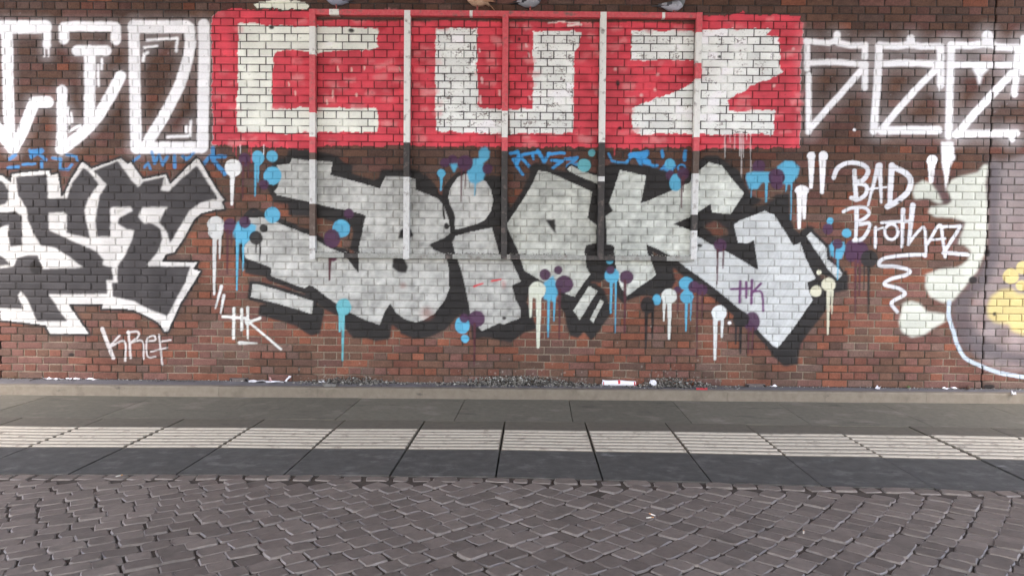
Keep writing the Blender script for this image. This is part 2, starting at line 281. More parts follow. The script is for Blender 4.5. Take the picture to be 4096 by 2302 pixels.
blk = [[(-60,212),(20,226),(60,290),(66,350),(40,390),(-60,415)],
 [(115,195),(340,176),(350,350),(485,348),(520,240),(600,130),(640,150),(715,245),(640,350),(612,440),(650,640),(480,600),(485,470),(460,450),(350,455),(355,580),(400,600),(700,735),(750,790),(740,830),(810,845),(820,940),(770,940),(780,1040),(350,1045),(490,1240),(265,1240),(200,1090),(150,1020),(130,1050),(170,1150),(-60,1140),(-60,860),(40,850),(100,840),(120,780),(200,760),(275,760),(310,860),(600,850),(500,770),(400,710),(290,690),(240,600),(200,500),(190,420),(130,330)],
 [(-60,450),(110,445),(160,480),(160,690),(70,700),(55,600),(60,540),(0,560),(-60,560)],[(-60,735),(20,770),(80,830),(-60,845)],
 [(672,152),(850,78),(960,230),(1000,265),(1040,226),(1190,192),(1165,290),(1220,300),(1300,220),(1420,115),(1440,132),(1580,352),(1450,380),(1370,440),(1300,560),(1230,672),(1210,600),(1180,560),(1150,525),(1165,490),(1200,430),(1215,410),(1030,415),(1000,480),(1040,528),(1100,530),(1160,570),(1175,640),(1140,740),(1060,830),(1080,840),(1380,840),(1340,960),(1250,1130),(1210,1200),(1100,1160),(960,1090),(815,1060),(810,960),(850,960),(850,840),(900,770),(960,640),(970,580),(920,575),(850,530),(860,490),(960,440),(945,410),(800,415),(800,625),(700,625),(690,520),(700,440),(720,330),(770,250),(690,165)]]
for i,b in enumerate(blk):
    pb = part('letter_fill',None,pW); fill(pb,'B0',b,GREY,soft=.006,rough=.008,tex=blk_tex,jc=.95)
for p in ([(840,430),(915,425),(845,465)],): fill(None,'B0',p,(.4,.39,.35))
# --- silver piece with black outline, centre
D1=[(555,110),(650,95),(665,60),(780,75),(960,85),(945,180),(1300,275),(1345,190),(1470,190),(1560,210),(1560,285),(1720,350),(1765,400),(1800,500),(1812,600),(1760,640),(1660,682),(1690,720),(1780,755),(1800,850),(1806,1000),(1770,1090),(1700,1180),(1620,1230),(1560,1245),(1480,1220),(1420,1175),(1375,1110),(1340,1165),(1300,1265),(1190,1225),(1080,1175),(900,1050),(820,985),(790,975),(760,1000),(690,975),(510,910),(515,850),(330,780),(310,730),(330,680),(370,640),(355,540),(350,490),(450,485),(560,525),(800,620),(900,690),(1040,750),(1145,885),(1155,760),(1150,700),(1200,475),(1180,465),(830,385),(560,325),(540,300),(560,270),(590,180)]
D2=[(370,1062),(380,968),(430,972),(820,1090),(810,1185),(700,1150),(500,1095)]
I1=[(350,340),(362,280),(420,195),(480,168),(560,190),(620,225),(660,290),(675,360),(660,440),(620,500),(560,535),(470,560),(402,575),(388,500),(362,400)]
I2=[(400,622),(520,590),(665,560),(690,650),(725,770),(800,790),(830,850),(875,950),(810,980),(835,1080),(870,1140),(870,1215),(800,1240),(750,1262),(722,1250),(590,1310),(560,1270),(512,1210),(490,1080),(460,930),(430,830),(400,740),(375,660)]
O1=[(1000,150),(1060,155),(1200,215),(1390,300),(1370,420),(1358,490),(1425,545),(1420,670),(1345,690),(1335,740),(1350,850),(1378,900),(1330,960),(1265,1060),(1210,1045),(1140,1000),(1030,950),(900,870),(850,720),(775,560),(775,530),(850,420),(940,280)]
O2=[(1210,140),(1240,110),(1310,150),(1430,190),(1430,242),(1300,192)]
O3=[(1255,1160),(1370,980),(1430,1020),(1300,1228)]; O4=[(1375,1222),(1450,1080),(1475,1100),(1400,1248)]
K1=[(145,145),(335,185),(295,385),(400,345),(560,275),(650,235),(680,180),(790,90),(880,110),(940,190),(1045,310),(945,465),(810,450),(800,390),(660,480),(530,535),(660,580),(655,762),(520,770),(440,725),(335,680),(345,745),(370,800),(405,905),(300,980),(195,1055),(150,990),(120,880),(110,790),(100,690),(50,680),(45,560),(40,480),(95,440),(65,385)]
S1=[(665,570),(700,620),(820,690),(930,740),(1080,830),(1145,865),(1115,650),(1070,675),(1000,670),(985,620),(970,540),(1010,510),(1190,440),(1260,465),(1400,690),(1450,670),(1480,760),(1560,930),(1500,960),(1510,1010),(1540,1085),(1400,1290),(1290,1430),(1260,1420),(1150,1310),(1050,1180),(830,1000),(560,800),(520,765),(655,760)]
S2=[(1495,622),(1530,595),(1640,705),(1645,790),(1740,870),(1755,900),(1720,937),(1650,860)]
pB = part('graffiti_outline','black outline and shadow of the big silver graffiti letters')
SH=dict(soft=.005,rough=.008,tex=blk_tex,jc=.95,wear=.06)
for k,p,w in [('B1',D1,74),('B1',D2,50),('B2',I1,50),('B2',I2,64),('B2',O1,70),('B2',O2,30),('B2',O3,60),('B2',O4,60),('B3',K1,66),('B3',S1,70),('B3',S2,44)]:
    stroke(None,k,p,w+40,BLACK,a=.22,soft=.06,rough=.01,closed=True); stroke(pB,k,p,w,BLACK,soft=.008,rough=.012,closed=True,tex=blk_tex)
for k,p in [('B1',[(560,62),(620,58),(640,5),(700,-2),(840,8),(1000,45),(1035,88),(1105,108),(1100,170),(1260,220),(1295,200),(1310,142),(1560,138),(1640,188),(1705,250),(1725,300),(1812,420),(1700,340),(1560,280),(1560,210),(1345,195),(1305,275),(945,180),(960,90),(680,62),(650,95),(555,110)]),
 ('B1',[(500,240),(560,320),(830,380),(1200,470),(1190,560),(1130,740),(1080,720),(1110,600),(1100,560),(900,500),(760,480),(640,470),(640,390),(530,380)]),
 ('B1',[(330,770),(510,850),(510,925),(330,892),(320,830)]),('B1',[(430,1120),(500,1110),(810,1200),(820,1100),(902,1150),(870,1330),(800,1342),(690,1270),(420,1195)]),
 ('B1',[(770,990),(800,975),(840,990),(1000,1120),(1190,1230),(1300,1270),(1380,1115),(1420,1180),(1480,1225),(1560,1250),(1620,1240),(1700,1190),(1812,1040),(1812,1180),(1740,1290),(1640,1352),(1550,1362),(1450,1312),(1392,1262),(1370,1370),(1280,1382),(1200,1362),(1110,1362),(1050,1290),(1040,1220),(980,1190),(900,1150),(820,1090),(760,1050)]),
 ('B1',[(1440,590),(1450,578),(1490,555),(1530,580),(1545,620),(1500,642),(1430,655)]),
 ('B2',[(370,650),(400,740),(430,850),(460,950),(500,1150),(500,1190),(440,1190),(400,1220),(330,1300),(220,1350),(100,1362),(0,1330),(0,1210),(60,1240),(150,1255),(240,1220),(320,1120),(365,1020),(370,900),(350,820),(330,750),(290,740),(210,690),(260,670),(340,650)]),
 ('B2',[(600,200),(660,180),(740,190),(800,420),(775,530),(730,562),(660,560),(400,612),(392,582),(560,540),(660,450),(680,350),(650,270)]),
 ('B2',[(665,560),(770,560),(830,700),(850,800),(890,870),(1000,930),(1030,960),(940,990),(920,1100),(960,1200),(990,1290),(900,1322),(800,1392),(700,1370),(600,1352),(520,1372),(510,1220),(590,1310),(720,1260),(870,1215),(835,1080),(810,980),(875,950),(830,850),(800,770),(740,770),(690,650)]),
 ('B2',[(930,120),(980,90),(1050,95),(1110,140),(1230,160),(1440,250),(1430,310),(1380,305),(1200,215),(1060,150),(1000,150),(850,420),(780,520),(760,480),(800,420),(880,300),(940,170)]),
 ('B2',[(1385,300),(1430,280),(1440,120),(1560,108),(1600,140),(1560,230),(1512,390),(1545,445),(1480,482),(1490,560),(1500,680),(1545,690),(1560,800),(1530,900),(1450,960),(1380,950),(1370,830),(1340,740),(1350,690),(1420,670),(1425,540),(1360,490)]),
 ('B2',[(1200,1250),(1190,1180),(1130,1090),(1180,1050),(1250,1062),(1330,970),(1420,960),(1480,1020),(1510,1100),(1540,1170),(1480,1250),(1420,1340),(1380,1382),(1330,1312),(1290,1362),(1230,1342)]),
 ('B3',[(90,92),(330,112),(480,150),(640,232),(640,250),(420,336),(295,386),(310,290),(335,185),(145,145),(65,385),(95,440),(45,480),(15,480),(20,130)]),
 ('B3',[(690,170),(700,92),(760,40),(850,40),(920,92),(1010,150),(1050,250),(1100,330),(1200,372),(1280,320),(1370,318),(1370,450),(1400,560),(1440,605),(1500,548),(1560,560),(1530,595),(1495,622),(1570,720),(1700,930),(1790,862),(1800,1010),(1700,1032),(1690,930),(1600,900),(1560,930),(1450,670),(1400,690),(1260,465),(1190,440),(970,530),(945,465),(1045,310),(940,190),(880,110),(790,90)]),
 ('B3',[(520,530),(660,480),(800,390),(810,450),(945,465),(970,540),(985,620),(1000,670),(1070,675),(1115,640),(1148,866),(930,740),(900,690),(830,670),(700,610)]),
 ('B3',[(1500,960),(1620,930),(1705,950),(1700,1050),(1620,1180),(1452,1400),(1432,1552),(1330,1562),(1260,1500),(1140,1310),(1260,1420),(1290,1430),(1540,1085)]),
 ('B3',[(420,760),(540,790),(830,1000),(1050,1180),(1150,1310),(1120,1330),(980,1210),(800,1060),(640,940),(530,850),(545,940),(520,1000),(400,1060),(310,1050),(200,1085),(170,1112),(120,1060),(110,950),(150,990),(195,1055),(405,905),(370,800)])]:
    fill(pB,k,p,BLACK,**SH)
def bare(k,p,f=.12):
    P = G(k,p); sl = win(P,.05); X,Z = grid(sl,.015); ins = np.zeros(X.shape,bool)
    for i in range(len(P)):
        (x1,z1),(x2,z2) = P[i],P[(i+1)%len(P)]
        if z1!=z2: ins ^= ((z1>Z)!=(z2>Z)) & (X<(x2-x1)*(Z-z1)/(z2-z1)+x1)
    b = blur(ins.astype(np.float32),2); AL[sl] *= 1-(1-f)*b; IDR[sl][ins] = 0
bare('B1',[(645,485),(780,490),(800,560),(720,560)]); bare('B1',[(880,520),(960,520),(1090,600),(1090,690),(1000,700),(900,560)],.2); bare('B3',[(750,545),(830,515),(920,570),(930,610),(850,640)],.35); bare('B3',[(1090,420),(1200,340),(1270,350),(1200,390)],.4)
lab = ['letter D','letter I','letter O','letter K','letter S']
pl = [part('painted_letter','big silver graffiti '+l+' with black outline',pB) for l in lab]
SV=dict(soft=.0,rough=.006,jc=.64,wear=.18)
fill(pl[0],'B1',D1,SILV,tex=sil_tex,**SV); fill(pl[0],'B1',D2,SILV,tex=sil_tex,**SV)
fill(pl[1],'B2',I1,(.45,.46,.43),tex=sil_tex,**SV); fill(pl[1],'B2',I2,SILV,tex=sil_tex,**SV)
for p in (O1,O2,O3,O4): fill(pl[2],'B2',p,(.45,.47,.42),tex=sil_tex,**SV)
fill(pl[3],'B3',K1,(.51,.54,.49),tex=sil_tex,**SV); fill(pl[4],'B3',S1,SILV2,tex=.6+.4*sil_tex,**SV); fill(pl[4],'B3',S2,SILV2,tex=sil_tex,**SV)
for k,p in [('B1',[(1435,640),(1450,580),(1490,555),(1530,580),(1545,620),(1500,640)]),('B1',[(1390,850),(1400,770),(1440,755),(1480,780),(1505,850),(1490,890),(1430,880)]),('B2',[(1050,505),(1125,500),(1130,612)]),('B2',[(210,690),(260,672),(350,640),(400,600),(395,640),(330,745),(290,738)])]: fill(pB,k,p,BLACK,**SH)
for p,w in [([(330,400),(320,300),(370,220),(430,172)],25),([(310,370),(350,400),(385,470),(386,550)],20),([(315,370),(312,430),(322,495)],13)]: stroke(pB,'B2',p,w,BLACK,curve=True)
disc(pB,'B2',337,550,18,BLACK,ry=22)
for p in ([(535,985),(600,965)],[(665,946),(732,935)]): stroke(None,'B2',p,15,(.65,.05,.06),w2=9)
disc(None,'B2',750,970,14,(.5,.2,.18),a=.5,ry=25,soft=.03); disc(None,'B1',1470,980,22,(.3,.15,.12),a=.5,soft=.04); disc(None,'B1',1640,1180,40,(.3,.09,.06),a=.45,soft=.08)
stroke(pB,'B1',[(330,475),(385,432),(455,468)],32,BLACK,w2=24,curve=True)

# --- splats with drips
def splat(col, cname, k, blobs, drips, a=.97):
    pid = part('paint_splat', cname+' paint splat'+(' with drips' if drips else ''))
    for b in blobs:
        if isinstance(b, list): fill(pid,k,b,col,soft=.005,rough=.01,jc=.9,a=a)
        else: disc(pid,k,b[0],b[1],b[2],col,ry=(b[3] if len(b)>3 else None),a=a)
    dc = (.085,.028,.036) if cname=='purple' else col
    for d in drips: drip(pid,k,d[0],d[1],d[2],d[3],dc,a=a)
W_='white'; P_='purple'; C_='cyan'; K_='black'
DP=(.11,.03,.055)
for s in [
 (PURP,P_,'B1',[(322,70,44,50)],[(312,90,345,20),(350,90,205,20)]),(CYAN,C_,'B1',[(420,55,45,52)],[(402,90,332,24),(424,90,232,18)]),(CYAN,C_,'B1',[(520,45,43)],[]),(CYAN,C_,'B1',[(525,185,66)],[]),
 (PURP,P_,'B1',[(465,250,38)],[]),(BLACK,K_,'B1',[(515,275,26)],[]),((.70,.72,.70),W_,'B1',[(240,130,63)],[(234,180,392,38)]),((.56,.58,.56),W_,'B1',[(115,540,63),(112,590,56)],[(106,600,1042,34),(145,600,782,26)]),
 (PURP,P_,'B1',[(218,552,48,58)],[(200,580,892,22),(230,590,695,18)]),(CYAN,C_,'B1',[[(240,600),(270,520),(330,520),(410,545),(400,600),(360,650),(330,680),(280,675),(250,640)]],[(270,650,1012,26),(314,650,872,18)]),(PURP,P_,'B1',[(325,522,43)],[]),
 (BLACK,K_,'B1',[(460,566,30)],[]),(BLACK,K_,'B1',[(406,636,48)],[(408,660,742,16),(436,650,802,16)]),(CYAN,C_,'B1',[(525,470,58)],[]),
 (CYAN,C_,'B1',[(1022,568,65)],[]),(PURP,P_,'B1',[(1080,460,36)],[]),(PURP,P_,'B1',[(955,640,60,68)],[]),(DP,P_,'B1',[(965,780,26)],[(940,770,938,26)]),
 (TEAL,C_,'B1',[(1040,1135,54,62)],[(1014,1170,1312,28),(1036,1180,1520,26)]),
 (PURP,P_,'B2',[(325,92,34)],[]),(PURP,P_,'B2',[(380,70,36)],[]),(CYAN,C_,'B2',[[(358,100),(415,98),(410,130),(390,168),(375,140)]],[]),(CYAN,C_,'B2',[[(530,62),(570,60),(572,5),(590,-15),(625,-20),(650,5),(645,60),(602,92),(612,180),(600,215),(550,246),(502,232),(485,160)]],[(545,230,330,14)],),(PURP,P_,'B2',[(470,95,57)],[(446,140,372,14),(476,140,282,12)]),
 (PURP,P_,'B2',[(632,136,38)],[]),(CYAN,C_,'B2',[(298,168,31)],[(300,185,290,26)]),(TEAL,C_,'B2',[(1388,20,27)],[]),(TEAL,C_,'B2',[(1335,110,48)],[]),
 (CYAN,C_,'B2',[[(1040,960),(1110,908),(1130,960),(1145,1040),(1115,1100),(1080,1085),(1040,1080)]],[(1076,1070,1352,22),(1118,1080,1235,20)]),(PURP,P_,'B2',[(1050,900,40)],[]),(PURP,P_,'B2',[(1145,868,31)],[]),(PURP,P_,'B2',[(1190,970,64)],[(1156,1010,1366,20)]),((.62,.66,.55),W_,'B2',[(994,1012,62)],[(948,1030,1202,32),(1004,1040,1424,44)]),
 (CYAN,C_,'B2',[(1520,798,28)],[]),(CYAN,C_,'B2',[(1535,908,54)],[(1530,940,1178,24),(1562,940,1322,14)]),(PURP,P_,'B2',[(1524,868,30)],[]),(PURP,P_,'B2',[(1640,920,50)],[(1630,950,1322,24)]),
 (CYAN,C_,'B2',[(450,1268,54,62),(472,1365,30)],[]),(PURP,P_,'B2',[(555,1220,60)],[(540,1260,1560,20)]),(PURP,P_,'B2',[(465,1215,34)],[]),
 (CYAN,C_,'B3',[(505,100,38)],[]),(PURP,P_,'B3',[(510,180,35)],[]),(CYAN,C_,'B3',[(550,235,46,64)],[]),(PURP,P_,'B3',[(602,170,44)],[(592,200,416,16),(608,190,300,12)]),
 (CYAN,C_,'B3',[(625,965,54,50),(628,1062,48,50)],[(626,1090,1308,24),(660,1070,1232,16)]),(PURP,P_,'B3',[(562,1012,28)],[(565,1030,1180,14)]),(PURP,P_,'B3',[(680,990,42)],[(705,1010,1500,16)]),(PURP,P_,'B3',[(738,1012,42)],[(742,1030,1250,14)]),
 (CYAN,C_,'B3',[(412,1082,32,40)],[]),(BLACK,K_,'B3',[(345,1122,52,60)],[(335,1160,1432,26),(382,1150,1362,22)]),((.62,.66,.62),W_,'B3',[(500,1058,55)],[(466,1090,1232,26),(504,1090,1362,36)]),
 (PURP,P_,'B3',[(1100,1240,58,72)],[(1076,1290,1470,18),(1106,1290,1470,18)]),(BLACK,K_,'B3',[(1020,1222,58)],[(986,1250,1402,22),(1018,1250,1470,26)]),((.68,.73,.72),W_,'B3',[(862,1178,55)],[(836,1200,1512,36),(886,1200,1352,28)]),(WHITE,W_,'B3',[(938,1250,14)],[]),
 (PURP,P_,'B3',[(870,690,46)],[(852,720,972,16),(894,720,855,14)]),(PURP,P_,'B3',[(1150,120,48)],[]),(CYAN,C_,'B3',[[(1055,205),(1060,168),(1100,160),(1240,160),(1262,230),(1170,240),(1140,282),(1080,282)]],[(1206,220,372,26),(1098,270,342,10)]),(CYAN,C_,'B3',[[(1283,120),(1340,74),(1400,80),(1446,130),(1430,192),(1380,252),(1340,252),(1318,238)]],[(1386,230,505,14),(1350,240,300,18)]),(PURP,P_,'B3',[(1280,195,60),(1280,240,44)],[]),
 (WHITE,W_,'B3',[(1530,42,31)],[(1532,50,268,50)]),(WHITE,W_,'B3',[(1620,42,35)],[(1612,50,305,54)]),(WHITE,W_,'B3',[(1462,292,52,38)],[(1446,300,562,46),(1482,300,492,40)]),
 (CYAN,C_,'B3',[(1665,512,25)],[]),(PURP,P_,'B3',[(1650,570,39)],[]),(CYAN,C_,'B3',[(1785,602,34)],[]),(CYAN,C_,'B3',[[(1660,690),(1690,660),(1770,665),(1775,720),(1750,790),(1700,785),(1670,760)]],[(1724,770,935,16)]),(PURP,P_,'B3',[(1720,680,36)],[(1700,700,832,14)]),
 (PURP,P_,'B4',[(560,730,48,80),(620,740,66,80)],[(592,800,1190,22),(622,800,1052,20)]),(BLACK,K_,'B4',[(690,785,62)],[(686,830,1182,22),(655,820,1010,14)]),
 ((.58,.58,.44),W_,'B3',[(1655,972,50)],[(1654,1020,1332,28),(1682,1020,1182,20)]),((.58,.58,.44),W_,'B3',[(1564,1020,41)],[]),((.7,.7,.55),W_,'B3',[(1585,886,18)],[]),
 (WHITE,W_,'B4',[(1145,75,40)],[(1142,85,225,60)]),(WHITE,W_,'B4',[[(1212,-60),(1300,-60),(1310,60),(1275,130),(1262,200),(1242,305),(1234,200),(1215,100)]],[]),
]: splat(*s)
# --- tags
def tagset(name,label,k,lst,col,**kw):
    pid = part(name,label)
    for p,w,*r in lst: stroke(pid,k,p,w,col,w2=(r[0] if r else None),curve=len(p)>2,**kw)
TG=dict(soft=.008,rough=.004,jc=.85,wear=.08)
tagset('painted_tag','white initials tag HK with a long diagonal stroke','B1',[([(246,1145),(243,1362)],24),([(302,1150),(302,1300)],22),([(165,1205),(330,1216)],22),([(345,1140),(345,1362)],24,14),([(345,1238),(347,1248)],44),([(352,1245),(435,1215)],22),([(362,1250),(585,1440)],18,20),([(285,1395),(412,1398)],28,12)],(.66,.68,.64),**TG)
tagset('paint_slash','two short white paint slashes above the white initials','B1',[([(155,985),(112,1145)],26,12),([(172,1052),(150,1182)],26,12)],(.62,.64,.62),**TG)
tagset('painted_tag','small white handwritten tag low on the wall at left','C0',[([(590,20),(620,100),(655,188)],24),([(690,60),(640,120),(718,92),(725,205)],13),([(742,35),(755,188)],15),([(735,42),(792,36),(800,62),(756,100)],13),([(760,100),(822,92),(830,195)],11),([(845,92),(898,86),(888,60),(850,82),(852,178),(900,182)],11),([(920,55),(928,140),(937,228)],12),([(925,95),(988,85)],11),([(872,152),(966,130)],10)],(.58,.56,.54),a=.9,**TG)
tagset('painted_tag','thin purple initials tag HK on the silver letter','B3',[([(1016,950),(1010,1102)],20),([(1060,955),(1058,1066)],18),([(948,1005),(1090,1000)],16),([(1100,942),(1096,1108)],20),([(1166,965),(1108,1025)],18),([(1110,1022),(1170,1030),(1182,1165)],16)],(.14,.05,.14),**TG)
tagset('painted_tag','white handwritten words BAD BrothAZ with a squiggle below','B4',[([(432,200),(460,132),(540,92),(640,105),(682,150),(650,212),(590,236)],34),([(583,150),(590,300),(592,345)],34),([(590,240),(668,258),(662,322),(602,360),(558,345)],30),([(752,112),(715,270),(680,402)],34,18),([(765,112),(772,250),(776,380)],40,18),([(690,282),(812,268)],15),([(852,112),(838,400)],46,34),([(862,122),(960,172),(990,232),(960,312),(880,378),(820,408)],42),
 ([(503,446),(560,420),(650,415),(690,452),(660,490),(602,522)],26),([(600,430),(592,640)],36,24),([(612,540),(690,530),(682,582),(640,642),(580,652)],28),([(735,560),(735,702)],24),([(735,580),(792,560)],18),([(780,525),(980,515)],24),([(936,432),(926,702)],34,22),([(1005,400),(975,682)],42,26),([(980,672),(1050,582),(1090,572),(1102,742)],22),([(1110,682),(1200,542),(1222,650),(1240,772)],24),([(1142,650),(1240,640)],18),([(1205,556),(1352,550)],24),([(1352,552),(1230,742)],24),([(1228,742),(1402,756)],28),
 ([(850+48*math.cos(t),592+55*math.sin(t)) for t in np.linspace(0,6.28,10)],22),([(1095,765),(1070,755),(900,765),(785,790),(765,835),(870,842),(975,868),(960,902),(850,932),(800,972),(900,1000),(950,1042),(880,1082),(850,1112),(892,1170)],28)],(.66,.68,.70),**TG)  # off-white toned down for the weaker light on the lower wall
# --- right hand picture: purple ground, cream shape, yellow bubbles, pale blue line
pp = part('painted_shape','dark purple painted ground curving at the right edge'); pm = part('painted_shape','faded mauve painted ground at the right edge')
fill(pm,'B4',[(1560,60),(1640,90),(1810,40),(2050,40),(2050,1700),(1810,1600),(1640,1590),(1500,1540),(1420,1400),(1400,1150),(1480,950),(1560,800)],(.28,.26,.26),a=.6,soft=.03,jc=.8,rough=.01,tex=.7+.6*NZ[.12])
fill(pp,'B4',[(1556,90),(1640,120),(1630,500),(1640,740),(1565,950),(1440,1060),(1410,1160),(1440,1280),(1520,1370),(1700,1450),(2050,1500),(2050,1600),(1700,1540),(1450,1482),(1340,1400),(1290,1250),(1280,1100),(1380,1000),(1480,880),(1540,740),(1550,500),(1535,300)],(.09,.08,.086),a=.85,soft=.03,jc=.85,rough=.01)
fill(pp,'B4',[(1130,170),(1180,160),(1240,300),(1300,385),(1240,385),(1180,330)],(.10,.075,.09),a=.6,soft=.03)
fill(pp,'B4',[(1330,690),(1400,560),(1395,520),(1330,515),(1380,540),(1300,680)],(.2,.17,.18),a=.6,soft=.03)
pc = part('painted_shape','cream painted creature shape beside the wall joint'); CRM=dict(soft=.010,rough=.008,jc=.65,wear=.1,tex=.88+.2*MOT)
CR=(.56,.59,.51)  # cream darkened to carry the light falloff down the wall
fill(pc,'B4',[(1000,300),(1020,250),(1080,220),(1140,240),(1180,300),(1222,382),(1190,386),(1110,352),(1020,356)],CR,**CRM)
fill(pc,'B4',[(1250,280),(1280,220),(1340,190),(1470,165),(1520,105),(1550,110),(1530,250),(1545,400),(1545,600),(1530,730),(1470,880),(1380,990),(1290,1095),(1220,1105),(1130,1060),(1095,990),(1100,900),(1200,860),(1330,850),(1400,800),(1430,730),(1380,690),(1330,680),(1370,580),(1390,520),(1300,490),(1160,480),(1120,450),(1130,410),(1260,395),(1290,370)],CR,**CRM)
fill(pc,'B4',[(920,1170),(930,1110),(990,1090),(1060,1110),(1110,1170),(1250,1185),(1240,1240),(1150,1290),(1080,1340),(1000,1355),(930,1320),(905,1250)],CR,**CRM)
py_ = part('painted_shape','yellow painted bubbles at the right edge'); YEL=(.52,.44,.19)
fill(py_,'B4',[(1540,1140),(1570,1060),(1640,1010),(1720,1000),(1770,1040),(1850,1040),(2000,1200),(1950,1340),(1800,1336),(1720,1310),(1700,1260),(1600,1250),(1550,1210)],YEL,jc=.5,soft=.015,tex=.85+.3*MOT)
for x,y,r in [(1715,912,58),(1800,850,46),(1792,980,40)]: disc(py_,'B4',x,y,r,YEL)
pbl = part('painted_line','pale blue painted line sweeping to the right edge low on the wall')
stroke(pbl,'B4',[(1268,1100),(1265,1200),(1283,1267),(1303,1325),(1330,1412),(1388,1505),(1510,1566),(1636,1611),(1830,1645)],30,(.44,.52,.58),curve=True,**TG)
# re-draw the lettering that lies over the cream shape
stroke(None,'B4',[(1352,552),(1230,742)],24,(.66,.68,.70),**TG); stroke(None,'B4',[(1228,742),(1402,756)],28,(.66,.68,.70),**TG)
# bird lime spattered on the foot of the wall below the perches
for cx, n, sp in [(1390,90,90),(2080,190,170),(2690,140,90)]:
    for _ in range(n):
        x = rng.normal(cx,sp); y = 1528-abs(rng.exponential(24)); r = rng.uniform(1.4,3.6)
        disc(None,'P',x,y,r,(.30,.29,.25),a=rng.uniform(.25,.7),soft=.006,ry=r*rng.uniform(.8,1.6),jc=.5)
for _ in range(900):
    x = rng.uniform(0,4096); y = rng.uniform(0,1500); disc(None,'P',x,y,rng.uniform(1.2,2.6),(.03,.028,.026),a=rng.uniform(.3,.7),soft=.006)
HOLES = [('B0',262,845,48,52),('B0',-8,528,24,34),('A1',518,198,18,14),('A1',1095,222,22,16),('A3',145,928,13,12),('A2',1592,928,14,11),('A2',862,285,10,12),('A3',865,412,14,10),('P',285,1418,12,7),('B4',1545,745,22,26),('B4',1440,940,30,26),('B4',1598,1186,14,14),('B0',105,458,18,12),('B0',622,210,10,10),('B0',1118,672,14,10),('B3',722,690,18,12),('B2',755,1215,14,12),('B4',912,375,14,10),('P',3955,1546,24,9),('A3',128,600,16,22)]
for k,x,y,r,ry in HOLES: disc(None,k,x,y,r,(.012,.010,.009),ry=ry,soft=.012,a=.95)

# ------------------------------------------------------------------ wall material: brick or mortar under, paint over
def wall_material():
    m, nt, b = newmat('painted_brick'); L = nt.links.new
    un = N(nt,'ShaderNodeAttribute', attribute_name='under'); pa = N(nt,'ShaderNodeAttribute', attribute_name='paint')
    geo = N(nt,'ShaderNodeNewGeometry')
    mp = N(nt,'ShaderNodeMapping'); mp.inputs['Scale'].default_value=(.8,1,1.1); L(geo.outputs['Position'], mp.inputs['Vector'])
    n1 = N(nt,'ShaderNodeTexNoise', Scale=11., Detail=3.); L(mp.outputs[0], n1.inputs['Vector'])
    n2 = N(nt,'ShaderNodeTexNoise', Scale=48., Detail=5., Roughness=.65); L(mp.outputs[0], n2.inputs['Vector'])
    ad = N(nt,'ShaderNodeMath', operation='ADD'); L(n1.outputs[0], ad.inputs[0]); L(n2.outputs[0], ad.inputs[1])
    th = N(nt,'ShaderNodeMath', operation='MULTIPLY_ADD'); L(un.outputs['Alpha'], th.inputs[0]); th.inputs[1].default_value=-.70; th.inputs[2].default_value=1.42
    df = N(nt,'ShaderNodeMath', operation='SUBTRACT'); L(ad.outputs[0], df.inputs[0]); L(th.outputs[0], df.inputs[1])
    wn_ = N(nt,'ShaderNodeMapRange'); wn_.inputs[1].default_value=0; wn_.inputs[2].default_value=.17; L(df.outputs[0], wn_.inputs[0])
    inv = N(nt,'ShaderNodeMath', operation='MULTIPLY_ADD'); L(wn_.outputs[0], inv.inputs[0]); inv.inputs[1].default_value=-.9; inv.inputs[2].default_value=1
    fa = N(nt,'ShaderNodeMath', operation='MULTIPLY'); L(pa.outputs['Alpha'], fa.inputs[0]); L(inv.outputs[0], fa.inputs[1])
    # fine brick mottling
    n3 = N(nt,'ShaderNodeTexNoise', Scale=55., Detail=8., Roughness=.75); L(geo.outputs['Position'], n3.inputs['Vector'])
    mr = N(nt,'ShaderNodeMapRange'); mr.inputs[1].default_value=.25; mr.inputs[2].default_value=.75; mr.inputs[3].default_value=.55; mr.inputs[4].default_value=1.45; L(n3.outputs[0], mr.inputs[0])
    um = N(nt,'ShaderNodeVectorMath', operation='SCALE'); L(un.outputs['Color'], um.inputs[0]); L(mr.outputs[0], um.inputs['Scale'])
    mr2 = N(nt,'ShaderNodeMapRange'); mr2.inputs[1].default_value=.25; mr2.inputs[2].default_value=.75; mr2.inputs[3].default_value=.88; mr2.inputs[4].default_value=1.1; L(n3.outputs[0], mr2.inputs[0])
    pm_ = N(nt,'ShaderNodeVectorMath', operation='SCALE'); L(pa.outputs['Color'], pm_.inputs[0]); L(mr2.outputs[0], pm_.inputs['Scale'])
    mx = N(nt,'ShaderNodeMix', data_type='RGBA'); L(fa.outputs[0], mx.inputs[0]); L(um.outputs[0], mx.inputs[6]); L(pm_.outputs[0], mx.inputs[7])
    L(mx.outputs[2], b.inputs['Base Color'])
    ro = N(nt,'ShaderNodeMapRange'); L(fa.outputs[0], ro.inputs[0]); ro.inputs[3].default_value=.88; ro.inputs[4].default_value=.62; L(ro.outputs[0], b.inputs['Roughness'])
    b.inputs['Specular IOR Level'].default_value=.25
    bp = N(nt,'ShaderNodeBump', Strength=.5, Distance=.0025); L(n3.outputs[0], bp.inputs['Height']); L(bp.outputs[0], b.inputs['Normal'])
    return m
M_wall = wall_material()
BL_, BX0, CZ, NC = .2593, 2.0768, .0769, 69
ZB = 3.788-48*CZ; XJ = (4.745,-5.365)
